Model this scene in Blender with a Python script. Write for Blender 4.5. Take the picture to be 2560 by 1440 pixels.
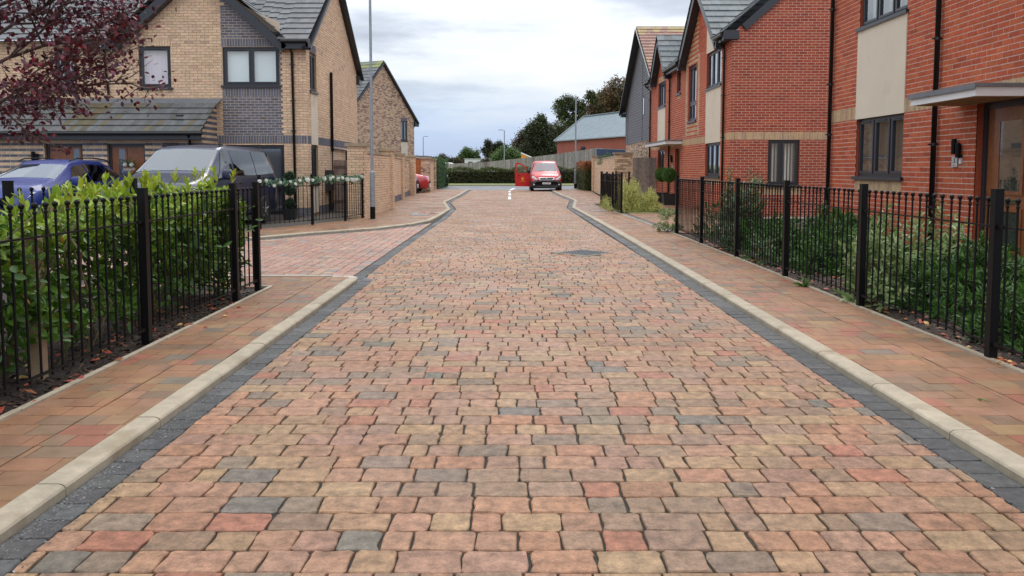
import bpy, math, random
import numpy as np
from mathutils import Vector, Matrix
R = math.radians
random.seed(7); rng = np.random.default_rng(7)
SC = bpy.context.scene
for o in list(bpy.data.objects): bpy.data.objects.remove(o)

# ------------------------------------------------------------------ camera, sky, sun, exposure
cam = bpy.data.objects.new('camera', bpy.data.cameras.new('camera'))
SC.collection.objects.link(cam); SC.camera = cam
cam.location = (0, 0, 1.40); cam.rotation_euler = (R(90 - 4.16), 0, 0)
cam.data.sensor_width = 36; cam.data.lens = 27.84; cam.data.shift_y = -0.0602
cam.data.clip_start = 0.05; cam.data.clip_end = 3000
SUN_EL, SUN_AZ = 52, 12          # azimuth clockwise from +Y
W = bpy.data.worlds.new('World'); SC.world = W; W.use_nodes = True
nt = W.node_tree; nt.nodes.clear()
def wn(t, **k):
    n = nt.nodes.new(t)
    for a, b in k.items(): setattr(n, a, b)
    return n
def wl(a, b): nt.links.new(a, b)
def wmath(op, a, b=None, c=None, clamp=False):
    n = wn('ShaderNodeMath', operation=op, use_clamp=clamp)
    for i, v in enumerate((a, b, c)):
        if v is None: continue
        if isinstance(v, (int, float)): n.inputs[i].default_value = v
        else: wl(v, n.inputs[i])
    return n.outputs[0]
sky = wn('ShaderNodeTexSky', sky_type='NISHITA', sun_disc=False, sun_elevation=R(SUN_EL), sun_rotation=R(SUN_AZ))
sky.air_density = 1.3; sky.dust_density = 1.5
tc = wn('ShaderNodeTexCoord'); sep = wn('ShaderNodeSeparateXYZ'); wl(tc.outputs['Generated'], sep.inputs[0])
el = wmath('MAXIMUM', sep.outputs[2], 0.0)
den = wmath('ADD', el, 0.09)
cb = wn('ShaderNodeCombineXYZ'); wl(wmath('DIVIDE', sep.outputs[0], den), cb.inputs[0]); wl(wmath('DIVIDE', sep.outputs[1], den), cb.inputs[1])
def wnoise(scale, detail, off, rough=.55):
    mp = wn('ShaderNodeMapping'); wl(cb.outputs[0], mp.inputs[0]); mp.inputs['Location'].default_value = off
    n = wn('ShaderNodeTexNoise'); n.inputs['Scale'].default_value = scale; n.inputs['Detail'].default_value = detail
    n.inputs['Roughness'].default_value = rough; wl(mp.outputs[0], n.inputs['Vector']); return n.outputs['Fac']
def wramp(fac, stops):
    n = wn('ShaderNodeValToRGB'); wl(fac, n.inputs[0]); r = n.color_ramp
    while len(r.elements) < len(stops): r.elements.new(.5)
    for e, (p, c) in zip(r.elements, stops): e.position = p; e.color = (*c, 1)
    return n.outputs[0]
n1 = wnoise(.42, 6, (8.3, 2.9, 0)); n2 = wnoise(1.1, 7, (7.7, 2.2, 4))
mixn = wmath('ADD', wmath('MULTIPLY', n1, .56), wmath('MULTIPLY', n2, .44))
cloud = wramp(mixn, [(.40, (.46, .51, .60)), (.46, (.62, .68, .79)), (.515, (.86, .91, .98)), (.60, (1.0, 1.0, 1.0))])
low = wramp(wmath('ADD', el, wmath('MULTIPLY', wmath('SUBTRACT', n2, .5), .05)), [(.0, (.66, .75, .92)), (.02, (.50, .66, .97)), (.06, (.52, .70, 1.0)), (.11, (.76, .87, 1.0))])
lowf = wramp(wmath('ADD', el, wmath('MULTIPLY', wmath('SUBTRACT', n1, .5), .09)), [(.05, (.9, .9, .9)), (.14, (0, 0, 0))])
mx = wn('ShaderNodeMixRGB'); wl(lowf, mx.inputs[0]); wl(cloud, mx.inputs[1]); wl(low, mx.inputs[2])
bgc = wn('ShaderNodeBackground'); wl(mx.outputs[0], bgc.inputs[0]); wl(wmath('MULTIPLY_ADD', el, 1.50, .90), bgc.inputs[1])      # overcast sky: brighter overhead
bgs = wn('ShaderNodeBackground'); wl(sky.outputs[0], bgs.inputs[0]); bgs.inputs[1].default_value = 0.10
ms = wn('ShaderNodeMixShader'); ms.inputs[0].default_value = 0.90
wl(bgs.outputs[0], ms.inputs[1]); wl(bgc.outputs[0], ms.inputs[2])
wo = wn('ShaderNodeOutputWorld'); wl(ms.outputs[0], wo.inputs[0])
sl = bpy.data.lights.new('sun', 'SUN'); sl.energy = 0.9; sl.angle = R(18); sl.color = (1, .96, .90)
so = bpy.data.objects.new('sun', sl); SC.collection.objects.link(so)
so.rotation_euler = Vector((math.sin(R(SUN_AZ)) * math.cos(R(SUN_EL)), math.cos(R(SUN_AZ)) * math.cos(R(SUN_EL)), math.sin(R(SUN_EL)))).to_track_quat('Z', 'Y').to_euler()
so.location = (0, 10, 30)
SC.view_settings.view_transform = 'Standard'; SC.view_settings.look = 'None'
SC.view_settings.exposure = 0.0; SC.view_settings.gamma = 1; SC.view_settings.use_curve_mapping = False
SC.render.engine = 'CYCLES'

# ------------------------------------------------------------------ helpers
COL = SC.collection
def setp(o, label=None, cat=None, group=None, kind=None):
    if label: o['label'] = label
    if cat: o['category'] = cat
    if group: o['group'] = group
    if kind: o['kind'] = kind
    return o
def empty(name, loc=(0, 0, 0), **k):
    o = bpy.data.objects.new(name, None); COL.objects.link(o); o.location = loc; o.empty_display_size = .2
    return setp(o, **k)
def link(name, me, parent=None, world=True, **k):
    o = bpy.data.objects.new(name, me); COL.objects.link(o)
    if parent is not None:
        o.parent = parent
        if world:
            m = Matrix.Translation(-Vector(parent.location)) if parent.parent is None else Matrix.Identity(4)
            if parent.parent is None and (parent.rotation_euler.z or 0): m = Matrix.Rotation(-parent.rotation_euler.z, 4, 'Z') @ m
            o.matrix_parent_inverse = Matrix.Identity(4); o.matrix_basis = m
    return setp(o, **k)

class MB:
    """collects polygons with a colour per face and a material index"""
    def __init__(s): s.v = []; s.f = []; s.c = []; s.m = []
    def add(s, vs, fs, c=(.5, .5, .5), m=0):
        b = len(s.v); s.v.extend([tuple(p) for p in vs])
        for f in fs: s.f.append([b + i for i in f]); s.c.append(c); s.m.append(m)
    def box(s, x0, x1, y0, y1, z0, z1, c=(.5, .5, .5), m=0):
        vs = [(x, y, z) for z in (z0, z1) for x, y in ((x0, y0), (x1, y0), (x1, y1), (x0, y1))]
        s.add(vs, [(0, 3, 2, 1), (4, 5, 6, 7), (0, 1, 5, 4), (1, 2, 6, 5), (2, 3, 7, 6), (3, 0, 4, 7)], c, m)
    def quad(s, a, b, c_, d, c=(.5, .5, .5), m=0): s.add([a, b, c_, d], [(0, 1, 2, 3)], c, m)
    def beam(s, A, B, w, h, c=(.5, .5, .5), m=0, up=(0, 0, 1)):
        A = Vector(A); B = Vector(B); d = (B - A).normalized(); sd = d.cross(Vector(up))
        if sd.length < 1e-4: sd = Vector((1, 0, 0))
        sd.normalize(); u = sd.cross(d).normalized(); vs = []
        for P in (A, B):
            for a, b in ((-1, -1), (1, -1), (1, 1), (-1, 1)): vs.append(P + sd * (a * w / 2) + u * (b * h / 2))
        s.add(vs, [(0, 3, 2, 1), (4, 5, 6, 7), (0, 1, 5, 4), (1, 2, 6, 5), (2, 3, 7, 6), (3, 0, 4, 7)], c, m)
    def tube(s, pts, r, n=8, c=(.5, .5, .5), m=0, r2=None, cap=True):
        pts = [Vector(p) for p in pts]; rs = r if isinstance(r, (list, tuple)) else [r + (((r2 if r2 is not None else r) - r) * i / max(1, len(pts) - 1)) for i in range(len(pts))]
        vs = []; ref = None
        for i, p in enumerate(pts):
            d = (pts[min(i + 1, len(pts) - 1)] - pts[max(i - 1, 0)]).normalized()
            if ref is None: ref = Vector((1, 0, 0)) if abs(d.z) > .8 else Vector((0, 0, 1))
            a = d.cross(ref).normalized(); b = a.cross(d).normalized()
            for k in range(n): t = 2 * math.pi * k / n; vs.append(p + a * (rs[i] * math.cos(t)) + b * (rs[i] * math.sin(t)))
        fs = []
        for i in range(len(pts) - 1):
            for k in range(n): fs.append((i * n + k, i * n + (k + 1) % n, (i + 1) * n + (k + 1) % n, (i + 1) * n + k))
        if cap: fs.append(tuple(range(n))); fs.append(tuple((len(pts) - 1) * n + k for k in range(n)))
        s.add(vs, fs, c, m)
    def lathe(s, prof, ctr=(0, 0, 0), n=12, c=(.5, .5, .5), m=0, axis='z'):
        vs = []
        for r, z in prof:
            for k in range(n):
                t = 2 * math.pi * k / n; p = (r * math.cos(t), r * math.sin(t), z)
                if axis == 'x': p = (p[2], p[0], p[1])
                if axis == 'y': p = (p[0], p[2], p[1])
                vs.append((p[0] + ctr[0], p[1] + ctr[1], p[2] + ctr[2]))
        fs = [(i * n + k, i * n + (k + 1) % n, (i + 1) * n + (k + 1) % n, (i + 1) * n + k) for i in range(len(prof) - 1) for k in range(n)]
        fs.append(tuple(range(n))); fs.append(tuple((len(prof) - 1) * n + k for k in range(n)))
        s.add(vs, fs, c, m)
    def ball(s, ctr, r, n=10, k=6, c=(.5, .5, .5), m=0, sq=1.0):
        s.lathe([(max(1e-4, r * math.sin(math.pi * i / k)), -r * sq * math.cos(math.pi * i / k)) for i in range(k + 1)], ctr, n, c, m)
    def mesh(s, name, mats, smooth=False):
        me = bpy.data.meshes.new(name); me.from_pydata(s.v, [], s.f)
        at = me.attributes.new('tone', 'FLOAT_COLOR', 'FACE')
        at.data.foreach_set('color', np.array([(*c[:3], 1.0) for c in s.c], dtype=np.float32).ravel())
        for x in (mats if isinstance(mats, (list, tuple)) else [mats]): me.materials.append(x)
        me.polygons.foreach_set('material_index', s.m)
        if smooth: me.polygons.foreach_set('use_smooth', [True] * len(s.f))
        me.update(); return me
    def build(s, name, mats, parent=None, smooth=False, world=True, **k):
        return link(name, s.mesh(name, mats, smooth), parent, world, **k)

def np_mesh(name, V, F, tone, mat, smooth=False):
    """V (n,3), F (m,k) equal-sized polygons, tone (m,3)"""
    me = bpy.data.meshes.new(name); n, k = F.shape
    me.vertices.add(len(V)); me.vertices.foreach_set('co', V.astype(np.float32).ravel())
    me.loops.add(n * k); me.loops.foreach_set('vertex_index', F.astype(np.int32).ravel())
    me.polygons.add(n); me.polygons.foreach_set('loop_start', np.arange(0, n * k, k, dtype=np.int32))
    me.polygons.foreach_set('loop_total', np.full(n, k, dtype=np.int32))
    at = me.attributes.new('tone', 'FLOAT_COLOR', 'FACE')
    at.data.foreach_set('color', np.concatenate([tone, np.ones((n, 1))], 1).astype(np.float32).ravel())
    me.materials.append(mat)
    if smooth: me.polygons.foreach_set('use_smooth', [True] * n)
    me.update(calc_edges=True); return me

# ------------------------------------------------------------------ materials
def mat(name, col=None, rough=.6, metal=0, spec=.5, tone=False, var=0.0, vscale=8, bump=0, bscale=60, coat=0, rvar=0, grime=None, trans=0, speck=0, var2=0, fine=0):
    m = bpy.data.materials.new(name); m.use_nodes = True; t = m.node_tree; b = t.nodes['Principled BSDF']
    b.inputs['Roughness'].default_value = rough; b.inputs['Metallic'].default_value = metal
    b.inputs['Specular IOR Level'].default_value = spec; b.inputs['Coat Weight'].default_value = coat; b.inputs['Coat Roughness'].default_value = .05
    def nd(ty, **k):
        n = t.nodes.new(ty)
        for a, v in k.items(): setattr(n, a, v)
        return n
    geo = nd('ShaderNodeNewGeometry'); pos = geo.outputs['Position']
    if tone: a = nd('ShaderNodeAttribute', attribute_name='tone'); c = a.outputs['Color']
    else: rgb = nd('ShaderNodeRGB'); rgb.outputs[0].default_value = (*col, 1); c = rgb.outputs[0]
    def noise(sc, det=4, r=.6):
        n = nd('ShaderNodeTexNoise'); n.inputs['Scale'].default_value = sc; n.inputs['Detail'].default_value = det; n.inputs['Roughness'].default_value = r
        t.links.new(pos, n.inputs['Vector']); return n.outputs['Fac']
    def mul(c, fac, lo, hi, a0=.3, a1=.7):
        mr = nd('ShaderNodeMapRange'); mr.inputs[1].default_value = a0; mr.inputs[2].default_value = a1; mr.inputs[3].default_value = lo; mr.inputs[4].default_value = hi
        t.links.new(fac, mr.inputs[0]); mx = nd('ShaderNodeVectorMath', operation='SCALE'); t.links.new(c, mx.inputs[0]); t.links.new(mr.outputs[0], mx.inputs['Scale']); return mx.outputs[0]
    if var: c = mul(c, noise(vscale), 1 - var, 1 + var)
    if speck: c = mul(c, noise(420, 2), 1 - speck, 1 + speck, .25, .75)
    if grime:
        gc, gs, gt = grime
        mr = nd('ShaderNodeMapRange'); mr.inputs[1].default_value = gt; mr.inputs[2].default_value = gt + .16
        t.links.new(noise(gs, 5), mr.inputs[0]); mx = nd('ShaderNodeMixRGB'); t.links.new(mr.outputs[0], mx.inputs[0]); t.links.new(c, mx.inputs[1]); mx.inputs[2].default_value = (*gc, 1); c = mx.outputs[0]
    if fine: c = mul(c, noise(75, 6, .75), 1 - fine, 1 + fine, .35, .65)
    if var2: c = mul(c, noise(.55, 3), 1 - var2, 1 + var2); c = mul(c, noise(2.3, 4), 1 - var2 * .6, 1 + var2 * .6)
    t.links.new(c, b.inputs['Base Color'])
    if rvar:
        mr = nd('ShaderNodeMapRange'); mr.inputs[1].default_value = .35; mr.inputs[2].default_value = .65; mr.inputs[3].default_value = max(.05, rough - rvar); mr.inputs[4].default_value = min(1, rough + rvar)
        t.links.new(noise(.9, 4), mr.inputs[0]); t.links.new(mr.outputs[0], b.inputs['Roughness'])
    if bump:
        bp = nd('ShaderNodeBump'); bp.inputs['Strength'].default_value = min(1, bump); bp.inputs['Distance'].default_value = .004
        t.links.new(noise(bscale, 5, .7), bp.inputs['Height']); t.links.new(bp.outputs[0], b.inputs['Normal'])
    if trans:
        tr = nd('ShaderNodeBsdfTranslucent'); t.links.new(c, tr.inputs[0]); mxs = nd('ShaderNodeMixShader'); mxs.inputs[0].default_value = trans
        t.links.new(b.outputs[0], mxs.inputs[1]); t.links.new(tr.outputs[0], mxs.inputs[2]); t.links.new(mxs.outputs[0], t.nodes['Material Output'].inputs[0])
    return m
M = {}
M['paver'] = mat('rumbled_paver', tone=True, rough=.58, spec=.4, var=.40, vscale=17, speck=.25, var2=.12, bump=1, bscale=160, rvar=.12, fine=.22)
M['flag'] = mat('path_block', tone=True, rough=.52, spec=.45, var2=.14, var=.16, vscale=9, speck=.20, bump=.5, bscale=200, rvar=.2)
M['joint'] = mat('joint_sand', (.035, .033, .027), rough=.9, var=.5, vscale=60, grime=((.05, .075, .02), 3.0, .62))
M['joint_light'] = mat('path_joint_sand', (.06, .05, .04), rough=.9, var=.4, vscale=60)
M['kerb'] = mat('kerb_concrete', (.385, .325, .238), rough=.75, var=.16, vscale=9, bump=.5, bscale=180, speck=.10, var2=.10, fine=.08, grime=((.27, .215, .14), 2.2, .56))
M['kerb_pale'] = mat('pale_kerb', (.47, .43, .36), rough=.75, var=.1, vscale=9, speck=.08)
M['tarmac'] = mat('tarmac', (.105, .11, .125), rough=.5, var=.15, vscale=30, bump=.4, rvar=.15)
M['earth'] = mat('earth', (.11, .10, .06), rough=.95, var=.4, vscale=.4)
M['soil'] = mat('bark_soil', (.030, .020, .014), rough=.9, var=.5, vscale=40, bump=1, bscale=60)
M['chip'] = mat('bark_chip', tone=True, rough=.7, var=.25, vscale=30)
M['grass'] = mat('grass', (.15, .17, .05), rough=.9, var=.35, vscale=2.5, grime=((.22, .20, .09), .9, .55))
M['blade'] = mat('grass_blade', tone=True, rough=.6, trans=.3)
M['brick'] = mat('brick_face', tone=True, var2=.07, rough=.8, spec=.3, var=.20, vscale=22, bump=.6, bscale=90, speck=.08)
M['brickfar'] = mat('brick_far', tone=True, rough=.85, spec=.3)
M['mortar_r'] = mat('mortar_red_house', (.66, .53, .45), rough=.9, var=.15, vscale=20)
M['mortar_b'] = mat('mortar_buff_house', (.36, .23, .15), rough=.9, var=.15, vscale=20)
M['mortar_l'] = mat('mortar_light', (.60, .47, .36), rough=.9, var=.15, vscale=20)
M['render'] = mat('cream_render', (.70, .61, .48), rough=.9, var=.04, vscale=1.2, bump=.6, bscale=220, grime=((.60, .51, .39), 1.4, .58))
M['frame'] = mat('anthracite_frame', (.028, .031, .040), rough=.35, spec=.5)
M['black'] = mat('black_paint', (.006, .006, .007), rough=.42, spec=.18, bump=.15, bscale=50)
M['pipe'] = mat('black_pipe', (.014, .014, .016), rough=.38)
M['lead'] = mat('lead_flashing', (.15, .16, .175), rough=.5, var=.15, vscale=6)
M['tile'] = mat('concrete_tile', tone=True, rough=.6, var=.18, vscale=5, bump=.4, bscale=80)
M['white'] = mat('white_trim', (.74, .73, .72), rough=.45, var=.04, vscale=3)
M['wood_door'] = mat('oak_door', (.25, .085, .030), rough=.4, var=.22, vscale=14, coat=.2)
M['timber'] = mat('weathered_timber', tone=True, var2=.1, rough=.85, var=.28, vscale=7, bump=.6, bscale=70)
M['galv'] = mat('galvanised_steel', (.30, .33, .36), rough=.5, metal=.35, var=.14, vscale=14)
M['curtain'] = mat('curtain', tone=True, rough=.9)
M['room'] = mat('dark_room', (.05, .045, .04), rough=.95)
M['leaf'] = mat('leaf', tone=True, rough=.38, spec=.5, trans=.22)
M['leaf_dull'] = mat('leaf_dull', tone=True, rough=.6, trans=.2)
M['bark'] = mat('bark', tone=True, rough=.9, var=.3, vscale=20, bump=.8, bscale=40)
M['clad'] = mat('grey_cladding', (.150, .150, .160), rough=.7, var=.10, vscale=3)
M['roofblue'] = mat('blue_metal_roof', (.27, .325, .35), rough=.5, var=.08, vscale=1)
M['tyre'] = mat('tyre_rubber', (.014, .014, .014), rough=.8)
M['alloy'] = mat('alloy_rim', (.42, .42, .43), rough=.3, metal=.8)
M['chrome'] = mat('chrome', (.7, .7, .7), rough=.15, metal=1)
M['plastic'] = mat('dark_plastic', (.020, .021, .023), rough=.5)
M['paint_navy'] = mat('navy_car_paint', (.010, .018, .052), rough=.35, metal=.0, coat=.4)
M['paint_blue'] = mat('blue_car_paint', (.008, .026, .19), rough=.45, metal=.0, coat=.3)
M['paint_red'] = mat('red_van_paint', (.55, .016, .018), rough=.35, coat=.35)
M['paint_red2'] = mat('red_car_paint', (.42, .012, .02), rough=.25, coat=1)
M['lamp'] = mat('headlamp_lens', (.62, .64, .66), rough=.12, coat=1, spec=.8)
M['plate'] = mat('number_plate', (.75, .75, .73), rough=.4)
M['yellow'] = mat('yellow_print', (.75, .42, .04), rough=.5)
M['ink'] = mat('black_print', (.02, .02, .02), rough=.5)
M['flower'] = mat('white_petal', (.80, .79, .74), rough=.6, trans=.2)
M['orange'] = mat('orange_cloth', (.75, .30, .02), rough=.8)
M['navy_cloth'] = mat('navy_cloth', (.02, .035, .075), rough=.8, var=.2, vscale=2)
M['iron'] = mat('cast_iron', (.10, .105, .115), rough=.45, metal=.4, var=.35, vscale=45, bump=1, bscale=70)
M['paint_line'] = mat('road_paint', (.74, .74, .72), rough=.6, var=.08, vscale=20)
M['steelplate'] = mat('steel_plate', (.50, .50, .50), rough=.35, metal=.5)
def glassmat(name, tint, refl=1.5, base=.12):
    m = bpy.data.materials.new(name); m.use_nodes = True; t = m.node_tree; t.nodes.clear()
    o = t.nodes.new('ShaderNodeOutputMaterial'); g = t.nodes.new('ShaderNodeBsdfGlossy'); g.inputs['Roughness'].default_value = .03
    g.inputs[0].default_value = (.9, .93, .95, 1)
    tr = t.nodes.new('ShaderNodeBsdfTransparent'); tr.inputs[0].default_value = (*tint, 1)
    ge = t.nodes.new('ShaderNodeNewGeometry'); dt = t.nodes.new('ShaderNodeVectorMath'); dt.operation = 'DOT_PRODUCT'; t.links.new(ge.outputs['Normal'], dt.inputs[0]); t.links.new(ge.outputs['Incoming'], dt.inputs[1])
    ab = t.nodes.new('ShaderNodeMath'); ab.operation = 'ABSOLUTE'; t.links.new(dt.outputs['Value'], ab.inputs[0]); iv = t.nodes.new('ShaderNodeMath'); iv.operation = 'SUBTRACT'; iv.inputs[0].default_value = 1; t.links.new(ab.outputs[0], iv.inputs[1])
    fr = t.nodes.new('ShaderNodeMath'); fr.operation = 'POWER'; fr.inputs[1].default_value = 4.0; t.links.new(iv.outputs[0], fr.inputs[0])
    ad = t.nodes.new('ShaderNodeMath'); ad.operation = 'ADD'; ad.use_clamp = True; ad.inputs[1].default_value = base
    mx = t.nodes.new('ShaderNodeMixShader'); t.links.new(fr.outputs[0], ad.inputs[0]); t.links.new(ad.outputs[0], mx.inputs[0])
    t.links.new(tr.outputs[0], mx.inputs[1]); t.links.new(g.outputs[0], mx.inputs[2]); t.links.new(mx.outputs[0], o.inputs[0]); return m
M['glass'] = glassmat('window_glass', (.92, .95, .95), 1.55, .18)
M['carglass'] = glassmat('windscreen_glass', (.35, .38, .40), 1.6, .17)
M['sideglass'] = glassmat('side_window_glass', (.10, .11, .12), 1.6, .10)

# ------------------------------------------------------------------ colours
def jit(c, a=.12):
    k = 1 + random.uniform(-a, a); return tuple(max(.005, x * k * (1 + random.uniform(-a, a) * .25)) for x in c)
def pick(pal, a=.10):
    r = random.random() * sum(w for w, _ in pal)
    for w, c in pal:
        r -= w
        if r <= 0: return jit(c, a)
    return jit(pal[-1][1], a)
PAVE = [(3, (.318, .164, .094)), (3.2, (.318, .174, .107)), (2.8, (.316, .198, .110)), (2.0, (.300, .170, .112)), (.7, (.318, .136, .084)), (2.4, (.258, .162, .104)), (1.4, (.212, .152, .104)), (.6, (.170, .142, .112)), (1.8, (.310, .186, .106))]
FLAG = [(3, (.275, .135, .070)), (3, (.255, .138, .070)), (2.5, (.265, .138, .080)), (1.2, (.29, .112, .068)), (1.7, (.205, .128, .078)), (.5, (.165, .128, .092)), (1.3, (.275, .165, .082))]
BAND = [(1, (.062, .062, .062)), (1, (.074, .073, .072)), (.5, (.09, .09, .09))]
RED = [(4, (.43, .080, .036)), (3, (.40, .070, .036)), (2, (.47, .105, .045)), (1.2, (.34, .058, .034)), (.35, (.48, .17, .10))]
REDN = [(4, (.46, .096, .038)), (3, (.44, .088, .036)), (2.4, (.49, .115, .044)), (1, (.38, .072, .034)), (.12, (.48, .15, .08))]
BUFF = [(4, (.73, .52, .345)), (3, (.70, .50, .34)), (2, (.75, .545, .375)), (.5, (.63, .44, .31)), (.08, (.52, .36, .28))]
GREYB = [(3, (.150, .155, .190)), (2, (.130, .134, .165)), (1, (.18, .18, .21)), (.4, (.125, .118, .13))]
MULTI = [(4, (.60, .43, .29)), (2, (.52, .35, .24)), (2, (.38, .25, .19)), (1.6, (.24, .165, .145)), (2, (.64, .48, .34))]

# ------------------------------------------------------------------ paving
def clip_poly(poly, planes):
    """planes: (a,b,c) keep a*x+b*y<=c"""
    for a, b, c in planes:
        out = []
        for i in range(len(poly)):
            P = poly[i]; Q = poly[(i + 1) % len(poly)]; p = a * P[0] + b * P[1] - c; q = a * Q[0] + b * Q[1] - c
            if p <= 0: out.append(P)
            if (p < 0 < q) or (q < 0 < p):
                t = p / (p - q); out.append((P[0] + t * (Q[0] - P[0]), P[1] + t * (Q[1] - P[1])))
        poly = out
        if len(poly) < 3: return []
    return poly
def area(p): return abs(sum(p[i][0] * p[(i + 1) % len(p)][1] - p[(i + 1) % len(p)][0] * p[i][1] for i in range(len(p)))) / 2
def edge_plane(A, B, inside):
    a, b = B[1] - A[1], -(B[0] - A[0]); c = a * A[0] + b * A[1]
    if a * inside[0] + b * inside[1] > c: a, b, c = -a, -b, -c
    return (a, b, c)
def block_prism(mb, poly, z, tone, bev=.006, drop=.0045, depth=.03, rough=.0, cornr=0.0, m=0):
    """one paving block: chamfered top, rumbled outline"""
    cx = sum(p[0] for p in poly) / len(poly); cy = sum(p[1] for p in poly) / len(poly)
    pts = []
    n = len(poly)
    for i in range(n):
        P = poly[i]; A = poly[i - 1]; B = poly[(i + 1) % n]
        if cornr:
            la = math.hypot(A[0] - P[0], A[1] - P[1]); lb = math.hypot(B[0] - P[0], B[1] - P[1])
            if min(la, lb) > .03:
                ra = cornr * random.uniform(.5, 1.5); rb = cornr * random.uniform(.5, 1.5)
                pts.append((P[0] + (A[0] - P[0]) / la * ra, P[1] + (A[1] - P[1]) / la * ra))
                pts.append((P[0] + (B[0] - P[0]) / lb * rb, P[1] + (B[1] - P[1]) / lb * rb))
                if rough and lb > .1:
                    for t in (.34, .67):
                        if random.random() < .8: pts.append((P[0] + (B[0] - P[0]) * t, P[1] + (B[1] - P[1]) * t))
                continue
        pts.append(P)
    if rough: pts = [(x + random.gauss(0, rough), y + random.gauss(0, rough)) for x, y in pts]
    k = len(pts); zt = z + random.uniform(-.0015, .0015); tx = random.uniform(-.012, .012); ty = random.uniform(-.012, .012)
    vs = []
    def inset(p, d):
        dx, dy = cx - p[0], cy - p[1]; l = math.hypot(dx, dy) or 1; return (p[0] + dx / l * d, p[1] + dy / l * d)
    top = [inset(p, bev) for p in pts]
    for p in pts: vs.append((p[0], p[1], z - depth))
    for p in pts: vs.append((p[0], p[1], z - drop))
    for p in top: vs.append((p[0], p[1], zt + (p[0] - cx) * tx + (p[1] - cy) * ty))
    fs = [(i, (i + 1) % k, k + (i + 1) % k, k + i) for i in range(k)] + [(k + i, k + (i + 1) % k, 2 * k + (i + 1) % k, 2 * k + i) for i in range(k)] + [tuple(2 * k + i for i in range(k))]
    mb.add(vs, fs, tone, m)
def interp(pl, v, ax):
    """pl sorted along axis ax; returns the other coordinate"""
    o = 1 - ax
    if v <= pl[0][ax]: return pl[0][o]
    for P, Q in zip(pl, pl[1:]):
        if v <= Q[ax]: return P[o] + (Q[o] - P[o]) * (v - P[ax]) / max(1e-9, Q[ax] - P[ax])
    return pl[-1][o]
def rows(ax, r0, r1, lo, hi, depth=.16, lens=(.24, .16, .12), w=(5, 4, 2), joint=.007, holes=(), jx=None):
    """rows at const coordinate ax (1: row index along Y, blocks along X). lo, hi: functions of the row coordinate"""
    out = []; r = r0; jx = jx or joint
    while r < r1 - 1e-6:
        e = min(r + depth, r1); a0, b0, a1, b1 = lo(r), hi(r), lo(e), hi(e); u = min(a0, a1) - random.uniform(0, .2); end = max(b0, b1); last = None
        mid = ((a0 + b0) / 2, (r + e) / 2)
        pl = []
        if b0 - a0 > .03 or b1 - a1 > .03:
            pl = [edge_plane((a0 + .002, r), (a1 + .002, e), mid), edge_plane((b0 - .002, r), (b1 - .002, e), mid)]
            while u < end:
                L = random.choices(lens, w)[0]
                p = [(u + jx / 2, r + joint / 2), (u + L - jx / 2, r + joint / 2), (u + L - jx / 2, e - joint / 2), (u + jx / 2, e - joint / 2)]
                q = clip_poly(p, pl)
                if q and area(q) > .0012:
                    if ax == 0: q = [(y, x) for x, y in q]
                    c = (sum(t[0] for t in q) / len(q), sum(t[1] for t in q) / len(q))
                    if not any(h(*c) for h in holes): out.append(q)
                u += L
        r += depth
    return out
def inview(x, y, z=0):
    c, s = math.cos(R(4.16)), math.sin(R(4.16)); zc = y * c + (1.4 - z) * s
    if zc < .3: return None
    px = 1280 + 1980 * x / zc; py = 566 + 1980 * (-y * s + (1.4 - z) * c) / zc
    return (px, py, zc) if -20 < px < 2580 and -20 < py < 1460 else None
def lay(root, blocks, z, pal, matn, nind, stuffname, rough=.002, cornr=.012, bev=.006, drop=.005):
    def key(q):
        c = (sum(t[0] for t in q) / len(q), sum(t[1] for t in q) / len(q)); v = inview(*c)
        return v[2] if v else 1e3 + math.hypot(*c)
    bl = sorted(blocks, key=key)
    for q in bl[:nind]:
        mb = MB(); block_prism(mb, q, z, pick(pal), bev, drop, rough=rough, cornr=cornr); mb.build('paver', M[matn], root)
    mb = MB()
    for q in bl[nind:]:
        far = key(q) > 24
        block_prism(mb, q, z, pick(pal), bev, drop, rough=0 if far else rough, cornr=0 if far else cornr * .9)
    if mb.v: mb.build(stuffname, M[matn], root, kind='stuff')

def sheet(name, poly, z, m, **k):
    mb = MB(); mb.add([(x, y, z) for x, y in poly], [tuple(range(len(poly)))]); return mb.build(name, m, **k)
KL = [(-1.915, -2), (-1.915, 9.86)]                                   # left kerb front line, near part
KL2 = [(-16, 14.2), (-7.5, 14.4), (-5.8, 14.9), (-5.0, 15.7), (-4.2, 16.9), (-3.1, 18.15), (-2.45, 19.6), (-2.16, 20.9), (-2.10, 23), (-2.09, 26.9), (-2.74, 32.6), (-2.70, 41), (-2.9, 54)]
KR = [(2.265, -2), (2.265, 12), (2.25, 17), (2.21, 22), (2.13, 28.1), (2.70, 34.4), (2.55, 41), (2.47, 54)]
LB = [(-1.755, -2), (-1.755, 9.86), (-1.90, 10.2), (-1.91, 14), (-1.87, 20), (-1.83, 22), (-1.93, 27.4), (-2.56, 33), (-2.52, 41), (-2.7, 54)]
RB = [(2.09, -2), (2.09, 12), (2.02, 17), (1.98, 22), (1.95, 28.3), (2.52, 34.6), (2.37, 41), (2.3, 54)]

ground = sheet('ground', [(-400, -30), (400, -30), (400, 900), (-400, 900)], -.09, M['earth'], kind='structure')
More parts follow.
